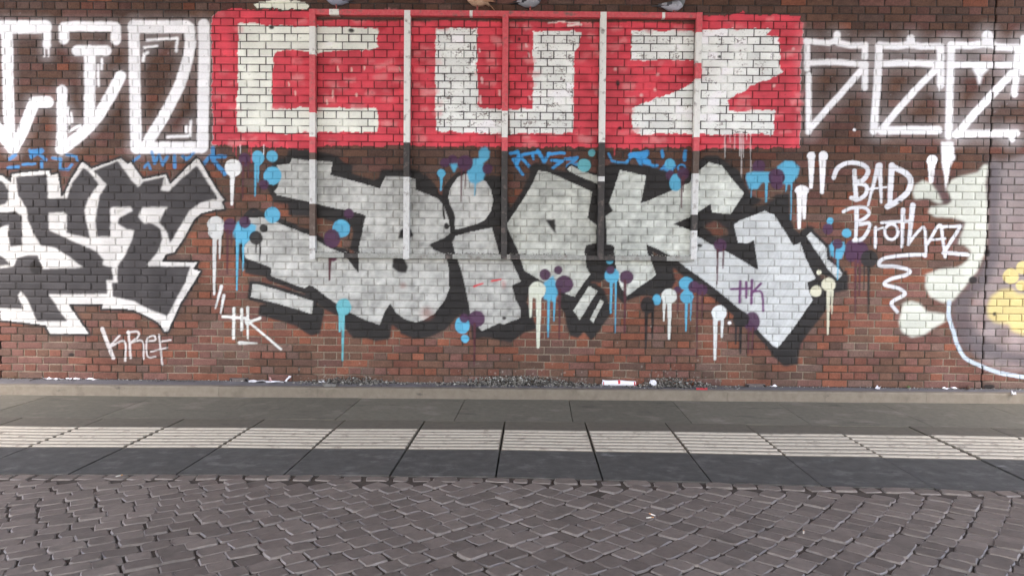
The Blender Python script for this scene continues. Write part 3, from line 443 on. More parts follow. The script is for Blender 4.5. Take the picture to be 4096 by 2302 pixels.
def samp(R, x, z):
    fx = np.clip((x-UX0)/CELL-.5, 0, NW-1.001); fz = np.clip((z-UZ0)/CELL-.5, 0, NH-1.001)
    xi = fx.astype(int); zi = fz.astype(int); ax = fx-xi; az = fz-zi
    if R.ndim == 3: ax = ax[...,None]; az = az[...,None]
    return (R[zi,xi]*(1-ax)+R[zi,xi+1]*ax)*(1-az)+(R[zi+1,xi]*(1-ax)+R[zi+1,xi+1]*ax)*az
def sampid(x, z):
    xi = np.clip(((x-UX0)/CELL).astype(int),0,NW-1); zi = np.clip(((z-UZ0)/CELL).astype(int),0,NH-1); return IDR[zi,xi]
# every brick of the bond (courses of stretchers and of headers in turn)
tiles = []
for c in range(NC):
    step = BL_ if c%2==0 else BL_/2; ph = BX0 if c%2==0 else BX0+BL_/4
    n0 = int((-8.2-ph)/step)
    for i in range(n0, int((8.2-ph)/step)+1):
        x0, x1 = ph+i*step, ph+(i+1)*step; cuts=[x0]
        for j in XJ:
            if x0+.02<j<x1-.02: cuts.append(j)
        cuts.append(x1); cuts.sort()
        for a,b_ in zip(cuts[:-1],cuts[1:]):
            fine = (abs((a+b_)/2)<5.75) and c<53
            tiles.append((a,b_,c,fine,(24 if b_-a>.2 else 12) if fine else (2 if b_-a>.2 else 1)))
LOWN = lambda x,z: samp(NZ[.8],x,z)
allV=[]; allU=[]; allP=[]; allQ=[]; allK=[]; allT=[]; off=0; tinfo={}
tid = 0
by = {}
for t in tiles: by.setdefault((t[3],t[4]),[]).append(t)
for (fine,n),lst in by.items():
    T = len(lst); a = np.array([t[0] for t in lst]); b_ = np.array([t[1] for t in lst]); c = np.array([t[2] for t in lst])
    m_ = 6 if fine else 1
    jl = rng.uniform(.0036,.0064,T); jr = rng.uniform(.0036,.0064,T); jb = rng.uniform(.0034,.0058,T); jt = rng.uniform(.0034,.0058,T)
    for j in XJ:
        jl = np.where(abs(a-j)<1e-6,.009,jl); jr = np.where(abs(b_-j)<1e-6,.009,jr)
    e = .0018
    def lines(p0,p1,l,r,k):
        mid = np.linspace(0,1,k+1)[None]; lo=(p0+l+e)[:,None]; hi=(p1-r-e)[:,None]
        return np.concatenate([p0[:,None],(p0+l-e)[:,None],lo+(hi-lo)*mid,(p1-r+e)[:,None],p1[:,None]],1)
    z0 = ZB+c*CZ; z1 = z0+CZ
    XS = lines(a,b_,jl,jr,n); ZS = lines(z0,z1,jb,jt,m_)
    nx = n+5; nz = m_+5
    X = np.repeat(XS[:,None,:],nz,1); Z = np.repeat(ZS[:,:,None],nx,2)
    ring = np.minimum(np.minimum(np.arange(nx),nx-1-np.arange(nx))[None,:], np.minimum(np.arange(nz),nz-1-np.arange(nz))[:,None])
    dy = rng.normal(0,.0012,T); tx = rng.normal(0,.0012,T); tz = rng.normal(0,.0009,T)
    u = (np.arange(nx)/(nx-1)-.5)[None,None,:]; v = (np.arange(nz)/(nz-1)-.5)[None,:,None]
    Y = -(dy[:,None,None]+tx[:,None,None]*2*u+tz[:,None,None]*2*v) + rng.normal(0,.00035,(T,nz,nx))
    md = .0065+.002*(samp(NZ[.12],X,Z)-.5)*2
    inner = (ring>=2)[None]
    jit = (ring==2)[None]; X = X+np.where(jit,rng.normal(0,.0008,X.shape),0); Z = Z+np.where(jit,rng.normal(0,.0007,X.shape),0)
    # chipped corners
    corner = np.zeros((nz,nx),bool)
    for iz in (2,nz-3):
        for ix in (2,nx-3): corner[iz,ix]=True
    Y = Y+np.where(corner[None],.0012+rng.exponential(.0010,X.shape),0)
    for j in XJ: md = np.where(abs(X-j)<.0085,.02,md)
    Y = np.where(inner, Y, md)
    # colours under the paint
    cx = (a+b_)/2; cz = (z0+z1)/2; low = LOWN(cx,cz); mid3 = samp(NZ[.3],cx,cz); r = rng.random(T); r2 = rng.random(T)
    orange = np.array([.27,.080,.040]); red = np.array([.185,.062,.043]); brown = np.array([.110,.066,.045]); dark = np.array([.062,.050,.044]); grey = np.array([.12,.095,.085]); mauve = np.array([.155,.075,.07])
    pal = np.stack([orange,red,brown,dark,grey,mauve])
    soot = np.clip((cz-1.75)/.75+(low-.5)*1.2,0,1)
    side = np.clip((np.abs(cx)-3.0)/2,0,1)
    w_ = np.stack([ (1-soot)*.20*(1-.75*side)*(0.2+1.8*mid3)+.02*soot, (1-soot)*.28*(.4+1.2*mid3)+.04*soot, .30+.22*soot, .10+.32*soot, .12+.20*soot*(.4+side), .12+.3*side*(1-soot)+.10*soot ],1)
    w_ /= w_.sum(1,keepdims=True); cum = np.cumsum(w_,1); idx = (r[:,None]>cum).sum(1).clip(0,5)
    grime_shade = np.clip((samp(NZ[.3],cx,cz)*.5+samp(NZ[.8],cx,cz)*.5)*1.5-.1-(cz-.1)*1.6,0,1)  # grime plus the dimmer light near the wall foot, put into the brick colour
    bc = (pal[idx]*.46+np.array([.146,.074,.050])*.54)*(1-.28*soot[:,None])*(.82+.36*r2[:,None])*(1-.35*grime_shade[:,None])+np.array([.03,.028,.024])*.5*grime_shade[:,None]
    U = np.zeros(X.shape+(4,)); Pn = np.zeros(X.shape+(4,))
    vb = .78+.5*samp(NZ[.05],X,Z)*.6+.3*samp(NZ[.3],X,Z)*.6
    U[...,:3] = bc[:,None,None,:]*vb[...,None]
    mo = np.clip((Z-1.9)/.6+(samp(NZ[.8],X,Z)-.5)*1.4,0,1); patch = np.clip((samp(NZ[.3],X,Z)-.40)*4,0,1)
    mcol = np.array([.24,.20,.15])[None,None,None]*(1-mo)[...,None]*(.25+.75*patch[...,None])+np.array([.050,.044,.040])*mo[...,None]
    AA = samp(AL,X,Z); JJ = samp(JC,X,Z); WW = samp(WR,X,Z)
    roller = np.clip(AA*(1-JJ)*1.3,0,1)
    mcol = mcol*(1-roller)[...,None]+np.array([.022,.019,.018])*roller[...,None]
    for j in XJ: mcol = np.where((abs(X-j)<.012)[...,None],.012,mcol)
    mort = (ring<2)[None]
    U[...,:3] = np.where(mort[...,None], mcol, U[...,:3]); U[...,3] = WW
    Pn[...,:3] = np.clip(samp(RGB,X,Z)*np.clip(rng.normal(1,.055,T),.86,1.14)[:,None,None,None],0,.92)
    # joints take less paint than faces; rolled-on paint skips most of them, in patches
    jn = np.clip(JJ+(1-JJ)*np.clip((samp(NZ[.12],X,Z)-.60)*4,0,1)*.8,0,1)
    gro = np.zeros(X.shape,bool)
    for j in XJ: gro |= abs(X-j)<.0095
    Pn[...,3] = np.where(mort, np.where(gro,0,AA*jn), AA)
    base = off+np.arange(T)[:,None,None]*nx*nz
    gi = np.arange(nz*nx).reshape(nz,nx)
    q = np.stack([gi[:-1,:-1],gi[:-1,1:],gi[1:,1:],gi[1:,:-1]],-1).reshape(-1,4)
    Qs = (np.arange(T)*nx*nz)[:,None,None]+off+q[None]
    rq = np.maximum.reduce([ring[:-1,:-1],ring[:-1,1:],ring[1:,1:],ring[1:,:-1]]).reshape(-1)
    mq = (rq<2)                                                # flat joint quads
    xc = (X[:,:-1,:-1]+X[:,1:,1:])/2; zc = (Z[:,:-1,:-1]+Z[:,1:,1:])/2
    idq = sampid(xc,zc).reshape(T,-1); pv = (samp(AL*JC,xc,zc).reshape(T,-1)>.5)
    K = np.where(mq[None]&~pv, -1, idq)
    K = np.where(mq[None]&pv&(idq==0), -1, K)
    if not fine: K = np.where(mq[None],-1,np.zeros_like(K))
    allV.append(np.stack([X,Y,Z],-1).reshape(-1,3)); allU.append(U.reshape(-1,4)); allP.append(Pn.reshape(-1,4)); allQ.append(Qs.reshape(-1,4)); allK.append(K.reshape(-1)); allT.append(np.repeat(np.arange(T)+tid,K.shape[1]))
    # candidates for single bricks: bare ones in view
    fc = (~mq)[None]&np.ones((T,1),bool)
    barefrac = ((K==0)&fc).sum(1)/fc.sum(1); ainside = samp(AL,cx,cz)
    inv = (cx>-5.2)&(cx<4.95)&(cz>.12)&(cz<3.93)
    if fine:
        for i in range(T): tinfo[tid+i] = (barefrac[i] if inv[i] and ainside[i]<.2 else 0, b_[i]-a[i], cx[i], cz[i])
    off += T*nx*nz; tid += T
V=np.concatenate(allV); UA=np.concatenate(allU); PA=np.concatenate(allP); Q=np.concatenate(allQ); K=np.concatenate(allK); TI=np.concatenate(allT)
cand = sorted([k for k,v in tinfo.items() if v[0]>.995], key=lambda k:(-round(tinfo[k][1],1), math.hypot(tinfo[k][2],tinfo[k][3]-1.4)))[:300]
wall = tag(empty('brick_wall',(0,0,0)),'long dark red brick underpass wall covered in graffiti lettering','wall')
def submesh(name, sel, parent):
    q = Q[sel]; uq, inv = np.unique(q, return_inverse=True)
    return mesh_np(name, V[uq], inv.reshape(-1,4), M_wall, parent, {'under':UA[uq],'paint':PA[uq]})
order = np.argsort(TI, kind='stable'); TIs = TI[order]
single = np.zeros(len(Q),bool)
for k in cand:
    s0, s1 = np.searchsorted(TIs,k), np.searchsorted(TIs,k,side='right'); qi = order[s0:s1]; qi = qi[K[qi]==0]
    single[qi]=True; submesh('brick', qi, wall)
submesh('mortar', np.where(K==-1)[0], wall)
o = submesh('brickwork', np.where((K==0)&~single)[0], wall); o['kind']='stuff'
pobj = {}
for pid in range(1,len(PIDS)):
    name,label,par = PIDS[pid]; qi = np.where(K==pid)[0]
    if len(qi)<3: continue
    o = submesh(name, qi, pobj.get(par, wall)); pobj[pid]=o
    if label: o['label']=label
M_core = noise_mat('wall_core',(.08,.06,.05),(.12,.09,.07))
bm = bmesh.new(); box(bm,-8.2,8.2,.03,.6,-.05,ZB+NC*CZ); link_bm('wall_core',bm,M_core,wall)
# small openings at the foot of the wall: a block with two dark slots
M_block = noise_mat('vent_block',(.10,.09,.085),(.16,.14,.13),scale=30); M_hole = noise_mat('slot_dark',(.008,.007,.007),(.012,.01,.01),bump=0)
def at(px,py,Y):
    d = rays((px,py)); t = (CD+Y)/d[1]; return np.array([t*d[0], Y, CH+t*d[2]])
for xa,xb,y0,y1 in [(917,990,1512,1527),(2985,3063,1536,1548)]:
    p0=at(xa,y1,-.03); p1=at(xb,y0,-.03); bm=bmesh.new(); box(bm,p0[0],p1[0],-.03,.0,ZB-.02,p1[2],.003); v=link_bm('vent_block',bm,M_block,wall)
    for f0,f1 in ((0.0,.16),(.84,1.0)):
        bm=bmesh.new(); w_=p1[0]-p0[0]; box(bm,p0[0]+f0*w_+.002,p0[0]+f1*w_-.002,-.034,-.028,ZB+.004,p1[2]-.006); link_bm('slot',bm,M_hole,v)

# ------------------------------------------------------------------ unseen overhead deck, its ends placed to shape the light
M_deck = noise_mat('unseen_deck_concrete',(.16,.155,.15),(.22,.21,.2),scale=3)
DK = dict(x0=-7.2,x1=6.7,y0=-20.0,y1=.8,z=5.45)
bm = bmesh.new(); box(bm,DK['x0'],DK['x1'],DK['y0'],DK['y1'],DK['z'],DK['z']+.7); tag(link_bm('unseen_deck',bm,M_deck),kind='structure')

# ------------------------------------------------------------------ steel frame on the wall
def paintmat(name,c,c2,scale=30,rough=.55):
    return noise_mat(name,c,c2,scale=scale,rough=rough,bump=.15,dist=.002,spec=.35,c3=(.16,.13,.11),s3=14.,var=.03)
MF = dict(r=paintmat('red_frame_paint',(.56,.06,.08),(.66,.13,.14)), w=paintmat('white_frame_paint',(.70,.71,.66),(.78,.79,.74)), k=paintmat('black_frame_paint',(.03,.028,.026),(.05,.045,.042)), s=paintmat('silver_frame_paint',(.50,.51,.49),(.66,.67,.65)), g=paintmat('dull_silver_frame_paint',(.22,.23,.205),(.36,.37,.34)), b=paintmat('bare_frame_steel',(.075,.05,.04),(.12,.085,.065)))
MFL = list(MF.values()); MFI = {k:i for i,k in enumerate(MF)}
frame = tag(empty('billboard_frame',tuple(at(2020,1040,-.03))),'rectangular steel billboard frame with five uprights painted over with the wall','frame')
def bar(name, A, B, wid, y0, y1, secs, parent, vertical=True):
    # A,B: centre line ends (x,z) ; secs: [(t, key)...] colour from t on
    bm = bmesh.new(); A=np.array(A); B=np.array(B); ts = [s[0] for s in secs]+[1.0]; rings=[]
    ch=.003
    for t in ts:
        p = A+(B-A)*t; h=wid/2; jit=lambda: 0
        if vertical: pr=[(p[0]-h,y1,p[1]),(p[0]-h,y0+ch,p[1]),(p[0]-h+ch,y0,p[1]),(p[0]+h-ch,y0,p[1]),(p[0]+h,y0+ch,p[1]),(p[0]+h,y1,p[1])]
        else: pr=[(p[0],y1,p[1]-h),(p[0],y0+ch,p[1]-h),(p[0],y0,p[1]-h+ch),(p[0],y0,p[1]+h-ch),(p[0],y0+ch,p[1]+h),(p[0],y1,p[1]+h)]
        rings.append([bm.verts.new((q[0],q[1],q[2])) for q in pr])
    for i in range(len(rings)-1):
        for j in range(6):
            f = bm.faces.new((rings[i][j],rings[i][(j+1)%6],rings[i+1][(j+1)%6],rings[i+1][j])); f.material_index = MFI[secs[i][1]]
    for rg,mi in ((rings[0],secs[0][1]),(rings[-1],secs[-1][1])):
        f = bm.faces.new(rg); f.material_index = MFI[mi]
    o = link_bm(name,bm,MFL,parent); o.matrix_parent_inverse = parent.matrix_world.inverted() if False else Matrix.Translation(-Vector(parent.location)); return o
FY=-.066
UPR = [((1236,1260),(1237,1261),[(36,'r'),(104,'w'),(216,'r'),(446,'w'),(543,'r'),(606,'b'),(634,'s'),(812,'b'),(942,'s')]),
       ((1616.5,1641),(1613,1635),[(41,'w'),(566,'k'),(704,'s')]),
       ((2010,2034),(2003,2028),[(46,'r'),(440,'w'),(546,'r'),(600,'k')]),
       ((2402,2427),(2389,2416),[(48,'w'),(566,'k'),(702,'s'),(722,'k')]),
       ((2787,2811),(2763,2787),[(50,'r'),(128,'w'),(250,'r'),(312,'w'),(545,'r'),(600,'b'),(690,'s'),(856,'k'),(920,'s')])]
for (xt,xb,secs) in UPR:
    yt=secs[0][0]; yb=1036
    a=at(sum(xt)/2,yt,FY); b_=at(sum(xb)/2,yb,FY); wd=(at(xt[1],500,FY)-at(xt[0],500,FY))[0]
    bar('upright',(a[0],a[2]),(b_[0],b_[2]),wd,FY,-.004,[((y-yt)/(yb-yt),k) for y,k in secs],frame)
a=at(1246,46,FY); b_=at(2798,61.5,FY)
f_=lambda x:(x-1246)/(2798-1246)
bar('top_rail',(a[0],a[2]),(b_[0],b_[2]),.056,FY+.005,-.004,[(0,'r'),(f_(1316),'w'),(f_(1356),'r'),(f_(1880),'w'),(f_(1892),'r'),(f_(2650),'w'),(f_(2662),'r')],frame,False)
a=at(1246,1020,FY); b_=at(2778,1035,FY); f_=lambda x:(x-1246)/(2778-1246)
bar('bottom_rail',(a[0],a[2]),(b_[0],b_[2]),.05,FY+.005,-.004,[(0,'g'),(f_(1375),'k'),(f_(1432),'g'),(f_(1782),'k'),(f_(1812),'g'),(f_(2043),'k'),(f_(2082),'g'),(f_(2346),'k'),(f_(2462),'g'),(f_(2604),'k'),(f_(2668),'g')],frame,False)
RAIL_A, RAIL_B = at(1246,1020,FY), at(2778,1035,FY)
TOP_A, TOP_B = at(1246,36,FY), at(2798,50,FY)
# rusty drip of white paint beside the left upright
# ------------------------------------------------------------------ ground
def ext(X,Y):
    X=np.array(X);Y=np.array(Y)
    def f(x):
        x=np.asarray(x,float); y=np.interp(x,X,Y)
        y=np.where(x<X[0],Y[0]+(x-X[0])*(Y[1]-Y[0])/(X[1]-X[0])*.5,y); return np.where(x>X[-1],Y[-1]+(x-X[-1])*(Y[-1]-Y[-2])/(X[-1]-X[-2])*.5,y)
    return f
e_front=ext([-3.3,-1.73,-.11,1.47,3.13],[-2.985,-2.93,-2.915,-3.0,-3.09]); e_rb=ext([-3.76,-1.96,-.13,1.68,3.6],[-2.345,-2.289,-2.262,-2.315,-2.385])
e_rt=ext([-4.2,-2.18,-.15,1.89,4.08],[-1.70,-1.656,-1.625,-1.63,-1.665]); e_st=ext([-3.48,-1.48,-.11,1.27,2.66,4.08],[-1.37,-1.318,-1.313,-1.305,-1.336,-1.35])
e_k=lambda x: -.325+.0118*np.asarray(x,float)
M_gr = noise_mat('bedding_sand',(.040,.032,.025),(.085,.068,.052),scale=30)
M_asph = noise_mat('footway_asphalt',(.11,.11,.115),(.155,.155,.16),scale=30,c3=(.20,.20,.21),s3=4)
M_gut = noise_mat('gutter_concrete',(.112,.105,.079),(.155,.146,.112),scale=18,bump=.3,c3=(.21,.188,.152),s3=3.2,var=.09)
M_kerb = noise_mat('kerb_stone',(.16,.138,.104),(.205,.18,.14),scale=14,c3=(.13,.112,.083),s3=5,var=.05)
M_sb = noise_mat('slab_brown',(.098,.088,.066),(.135,.121,.092),scale=16,var=.05)
M_sc = noise_mat('tactile_cream',(.20,.178,.135),(.25,.222,.17),scale=22,c3=(.13,.108,.083),s3=9,var=.05)
M_rib = noise_mat('tactile_rib',(.40,.365,.29),(.48,.435,.35),scale=30,c3=(.20,.17,.135),s3=10,var=.05)
M_sd = noise_mat('slab_dark',(.060,.058,.051),(.094,.091,.081),scale=10,bump=.35,c3=(.14,.132,.122),s3=5,var=.08)
def scuffs(m, col, lo, scale=3.0, sx=.35, amt=.8):
    nt=m.node_tree; L=nt.links.new; b=nt.nodes['Principled BSDF']; src=b.inputs['Base Color'].links[0].from_socket
    geo=N(nt,'ShaderNodeNewGeometry'); mp=N(nt,'ShaderNodeMapping'); mp.inputs['Scale'].default_value=(sx,1,1); mp.inputs['Location'].default_value=(3.1*scale,lo*7,0); L(geo.outputs['Position'],mp.inputs['Vector'])
    n=N(nt,'ShaderNodeTexNoise',Scale=scale,Detail=10.,Roughness=.72); L(mp.outputs[0],n.inputs['Vector'])
    mr=N(nt,'ShaderNodeMapRange'); mr.inputs[1].default_value=lo; mr.inputs[2].default_value=lo+.09; mr.inputs[4].default_value=amt; L(n.outputs[0],mr.inputs[0])
    mx=N(nt,'ShaderNodeMix',data_type='RGBA'); L(mr.outputs[0],mx.inputs[0]); L(src,mx.inputs[6]); mx.inputs[7].default_value=(*col,1); L(mx.outputs[2],b.inputs['Base Color'])
scuffs(M_sd,(.26,.26,.25),.605,4.5,.5,.65); scuffs(M_sd,(.03,.028,.027),.60,7.,1.,.6)
scuffs(M_sc,(.06,.052,.043),.60,9.,.5,.8); scuffs(M_rib,(.10,.088,.072),.60,9.,.5,.8)
scuffs(M_gut,(.05,.046,.036),.565,5.,.4,.55); scuffs(M_gut,(.26,.23,.18),.66,14.,.5,.5); scuffs(M_sb,(.05,.043,.035),.6,8.,.5,.5)
scuffs(M_kerb,(.06,.052,.042),.58,6.,.5,.6); scuffs(M_asph,(.045,.042,.04),.56,6.,.5,.7)
bm=bmesh.new(); box(bm,-250,250,-250,250,-.5,-.09); tag(link_bm('ground',bm,M_asph),kind='structure')
def prism(bm, top, h, bev=.004, mats=None):
    # top: list of (x,y,z) rows forming a strip: [[(left),(right)],...] back to front
    n=len(top); V1=[[bm.verts.new(p) for p in row] for row in top]; V0=[[bm.verts.new((p[0],p[1],p[2]-h)) for p in row] for row in top]
    for i in range(n-1):
        f=bm.faces.new((V1[i][0],V1[i+1][0],V1[i+1][1],V1[i][1]));
        if mats: f.material_index=mats[i]
        for s_,a,b_ in ((0,0,0),(1,1,1)):
            f=bm.faces.new((V1[i][a],V1[i+1][a],V0[i+1][a],V0[i][a]))
            if mats: f.material_index=mats[i]
    for r_ in (0,n-1):
        f=bm.faces.new((V1[r_][0],V1[r_][1],V0[r_][1],V0[r_][0]))
        if mats: f.material_index=mats[min(r_,n-2)]
# footway along the wall
bm=bmesh.new(); xs=np.linspace(-8,8,17)
prows=[[(x,.02,.0965),(x,float(e_k(x))+.075,.0975)] for x in xs]
for i in range(16):
    a,b_=prows[i],prows[i+1]
    if i==0: vv=[[bm.verts.new(p) for p in r] for r in prows]
    bm.faces.new((vv[i][0],vv[i][1],vv[i+1][1],vv[i+1][0]))
tag(link_bm('footway',bm,M_asph),kind='structure')
# kerb stones
kerb=tag(empty('kerb',(0,-.35,0)),kind='structure')
xk=-8.0; i=0
while xk<8:
    L_=rng.uniform(.95,1.05); x0=xk+.001; x1=xk+L_-.001; bm=bmesh.new()
    y0,y1=float(e_k(x0)),float(e_k(x1)); z=.1
    prism(bm,[[(x0,y0+.085,z),(x1,y1+.085,z)],[(x0,y0+.012,z),(x1,y1+.012,z)],[(x0,y0,z-.012),(x1,y1,z-.012)],[(x0,y0-.006,.001),(x1,y1-.006,.001)]],.12)
    o=link_bm('kerb_stone',bm,M_kerb,kerb); o.location=(0,.35,rng.normal(0,.0006)); xk+=L_
# gutter slabs
gut=tag(empty('gutter_paving',(0,-.8,0)),kind='structure')
gj_b=[gnd((x,y))[0] for x,y in [(1796,1594),(2259.5,1597.6),(2733.6,1604.5),(3200,1611),(3560,1612)]]
gx=[-.52+1.02*(k-4) for k in range(-4,13)]
for k in range(len(gx)-1):
    x0,x1=gx[k]+.003,gx[k+1]-.003; bm=bmesh.new(); dz=rng.normal(0,.0008)
    prism(bm,[[(x0,float(e_k(x0))-.006,dz),(x1,float(e_k(x1))-.006,dz)],[(x0-.03,float(e_st(x0))+.004,dz),(x1-.03,float(e_st(x1))+.004,dz)]],.08)
    o=link_bm('paving_slab',bm,M_gut,gut); o.location=(0,.8,0)
# slabs with the ribbed guidance strip
pav=tag(empty('pavement',(0,-2.1,0)),kind='structure')
jx=[-.113+.686*(k-11) for k in range(0,23)]
for k in range(len(jx)-1):
    xb0,xb1=jx[k]+.006,jx[k+1]-.006; sk=-.027; dz=rng.normal(0,.0012); tl=rng.normal(0,.0015)
    def row(e_,f): return [(xb0+sk*f,float(e_(xb0)),dz-tl),(xb1+sk*f,float(e_(xb1)),dz+tl)]
    bm=bmesh.new(); prism(bm,[row(e_st,0),row(e_rt,.2),row(e_rb,.6),row(e_front,1)],.09,mats=[0,1,2])
    s_=link_bm('paving_slab',bm,[M_sb,M_sc,M_sd],pav); s_.location=(0,2.1,0)
    bm=bmesh.new(); nr=7
    for q in range(nr):
        f0=(q+.22)/nr; f1=(q+.78)/nr; cols=[]
        for xx,zz in ((xb0+.008,dz-tl),(xb1-.008,dz+tl)):
            ya,yb=float(e_rt(xx)),float(e_rb(xx)); P_=lambda f:ya+(yb-ya)*f; xs_=xx+sk*(.2+.4*(q+.5)/nr)
            cols.append([bm.verts.new((xs_,P_(f0),zz+.0005)),bm.verts.new((xs_,P_(f0)-.008,zz+.008)),bm.verts.new((xs_,P_(f1)+.008,zz+.008)),bm.verts.new((xs_,P_(f1),zz+.0005))])
        for j in range(3): bm.faces.new((cols[0][j],cols[0][j+1],cols[1][j+1],cols[1][j]))
        bm.faces.new(cols[0]); bm.faces.new(cols[1][::-1])
    link_bm('ribbed_strip',bm,M_rib,s_)
# ------------------------------------------------------------------ cobbled road
M_sett = noise_mat('sett_stone',(.120,.098,.081),(.168,.140,.117),scale=22,rough=.5,bump=.3,dist=.003,spec=.5,c3=(.090,.078,.063),s3=7,var=.24)
nt=M_sett.node_tree; hs_=[n for n in nt.nodes if n.type=='HUE_SAT'][0]; at_=N(nt,'ShaderNodeAttribute',attribute_name='tone'); ml_=N(nt,'ShaderNodeMath',operation='MULTIPLY'); src_=hs_.inputs['Value'].links[0].from_socket; nt.links.new(src_,ml_.inputs[0]); nt.links.new(at_.outputs['Fac'],ml_.inputs[1]); nt.links.new(ml_.outputs[0],hs_.inputs['Value'])
road=tag(bpy.data.objects.new('cobbled_road',None),kind='structure')
bm=bmesh.new(); vs_=[]
for x in np.linspace(-9,9,19): vs_.append((bm.verts.new((x,float(e_front(x))+.03,-.010)),bm.verts.new((x,-14,-.010))))
for i in range(18): bm.faces.new((vs_[i][0],vs_[i][1],vs_[i+1][1],vs_[i+1][0]))
bpy.data.objects.remove(road); road=tag(link_bm('cobbled_road',bm,M_gr),kind='structure')
def sett_geo(seed):
    r=np.random.default_rng(seed); ring=[]; base=[(-.5,-.5),(-.05,-.52),(.42,-.5),(.5,-.4),(.52,0),(.5,.42),(.42,.5),(0,.52),(-.42,.5),(-.5,.42),(-.52,.02),(-.5,-.38)]
    b=np.array(base)+r.normal(0,.018,(12,2)); V_=[]
    for z,s in ((-.06,.99),(-.013,1.0),(-.004,.97),(0.0,.90)):
        V_+= [(p[0]*s,p[1]*s,z+(r.normal(0,.0009) if z>-.01 else 0)) for p in b]
    F_=[]
    for l in range(3):
        for j in range(12): F_.append((l*12+j,l*12+(j+1)%12,(l+1)*12+(j+1)%12,(l+1)*12+j))
    T_=[tuple(36+j for j in range(12))]
    return np.array(V_),F_,T_
SMI=[0]*12+[1]*24+[0]
M_sedge = noise_mat('sett_worn_edge',(.150,.128,.107),(.215,.188,.163),scale=30,rough=.45,bump=.3,dist=.003,spec=.5,c3=(.11,.088,.074),s3=9,var=.2)
VAR=[sett_geo(100+i) for i in range(14)]; VM=[]
for v_,f_,t_ in VAR:
    me=bpy.data.meshes.new('sett'); me.from_pydata(v_.tolist(),[],f_+t_); me.update(); a_=me.attributes.new('tone','FLOAT','POINT'); a_.data.foreach_set('value',np.ones(len(v_),np.float32)); me.materials.append(M_sett); me.materials.append(M_sedge); me.polygons.foreach_set('material_index',np.array(SMI,np.int32)); VM.append(me)
setts=[]
ccx,ccy=-4.95,1.25
for ri in range(-52,58):
    am=-math.pi*.80+rng.uniform(0,.02)
    while am<.15:
        s_=min(max((math.degrees(am)+65)/30,-.25),1.25); pr=.101+.034*s_; r=7.2+ri*pr
        if r<1.2: break
        tl_=(.146-.038*s_)*rng.uniform(.82,1.20); w=tl_/r; ac=am+w/2; am+=w
        x=ccx+r*math.cos(ac); y=ccy+r*math.sin(ac)
        if abs(x)>6.2 or y<-9.5: continue
        if y>float(e_front(x))-.145: continue
        setts.append((x+rng.normal(0,.004),y+rng.normal(0,.004),ac+math.pi/2+rng.normal(0,.04)+.10*(.5-s_),tl_-rng.uniform(.004,.010),pr-rng.uniform(.003,.009)))
x=-6.3
while x<6.3:                                    # edge row against the slabs
    w=rng.uniform(.12,.19); ang_=math.atan2(float(e_front(x+.1))-float(e_front(x)),.1)
    setts.append((x+w/2,float(e_front(x+w/2))-.055-rng.uniform(0,.012),ang_+rng.normal(0,.09),w-rng.uniform(.008,.04),.105-rng.uniform(0,.03))); x+=w
def pix(p):
    q=(np.asarray(p)-np.array([0,-CD,CH]))@RN; return W/2+F*q[0]/-q[2], H/2-F*q[1]/-q[2]
sc=[]
for i,s_ in enumerate(setts):
    px,py=pix((s_[0],s_[1],0)); infr= -40<px<W+40 and py<H+50 and s_[1]>-CD+.5
    sc.append((infr, s_[1]>-6, -s_[1] if infr else 0, i))
vis=[t[3] for t in sorted([t for t in sc if t[0]],key=lambda t:-t[2])[:300]]; visS=set(vis)
bV=[];bF=[];bT=[];ofs=0
for i,(x,y,an,l,w) in enumerate(setts):
    vi=int(rng.integers(14)); z=rng.normal(0,.0026)-.001; rx,ry=rng.normal(0,.012),rng.normal(0,.010); flip=math.pi if rng.random()<.5 else 0
    Mx=Matrix.Translation((x,y,z))@Matrix.Rotation(an+flip,4,'Z')@Matrix.Rotation(rx,4,'X')@Matrix.Rotation(ry,4,'Y')@Matrix.Diagonal((l,w,1,1))
    if i in visS:
        o=bpy.data.objects.new('sett',VM[vi]); COL.objects.link(o); o.parent=road; o.matrix_local=Mx
    else:
        v_,f_,t_=VAR[vi]; m4=np.array(Mx); bV.append(v_@m4[:3,:3].T+m4[:3,3]); bF+=[tuple(a+ofs for a in f) for f in f_+t_]; ofs+=len(v_)
me=bpy.data.meshes.new('setts'); me.from_pydata(np.vstack(bV).tolist(),[],bF); me.update(); a_=me.attributes.new('tone','FLOAT','POINT'); a_.data.foreach_set('value',np.repeat(rng.uniform(.8,1.2,len(bV)),len(VAR[0][0])).astype(np.float32)); me.materials.append(M_sett); me.materials.append(M_sedge); me.polygons.foreach_set('material_index',np.array(SMI*len(bV),np.int32))
o=bpy.data.objects.new('setts',me); COL.objects.link(o); o.parent=road; o['kind']='stuff'

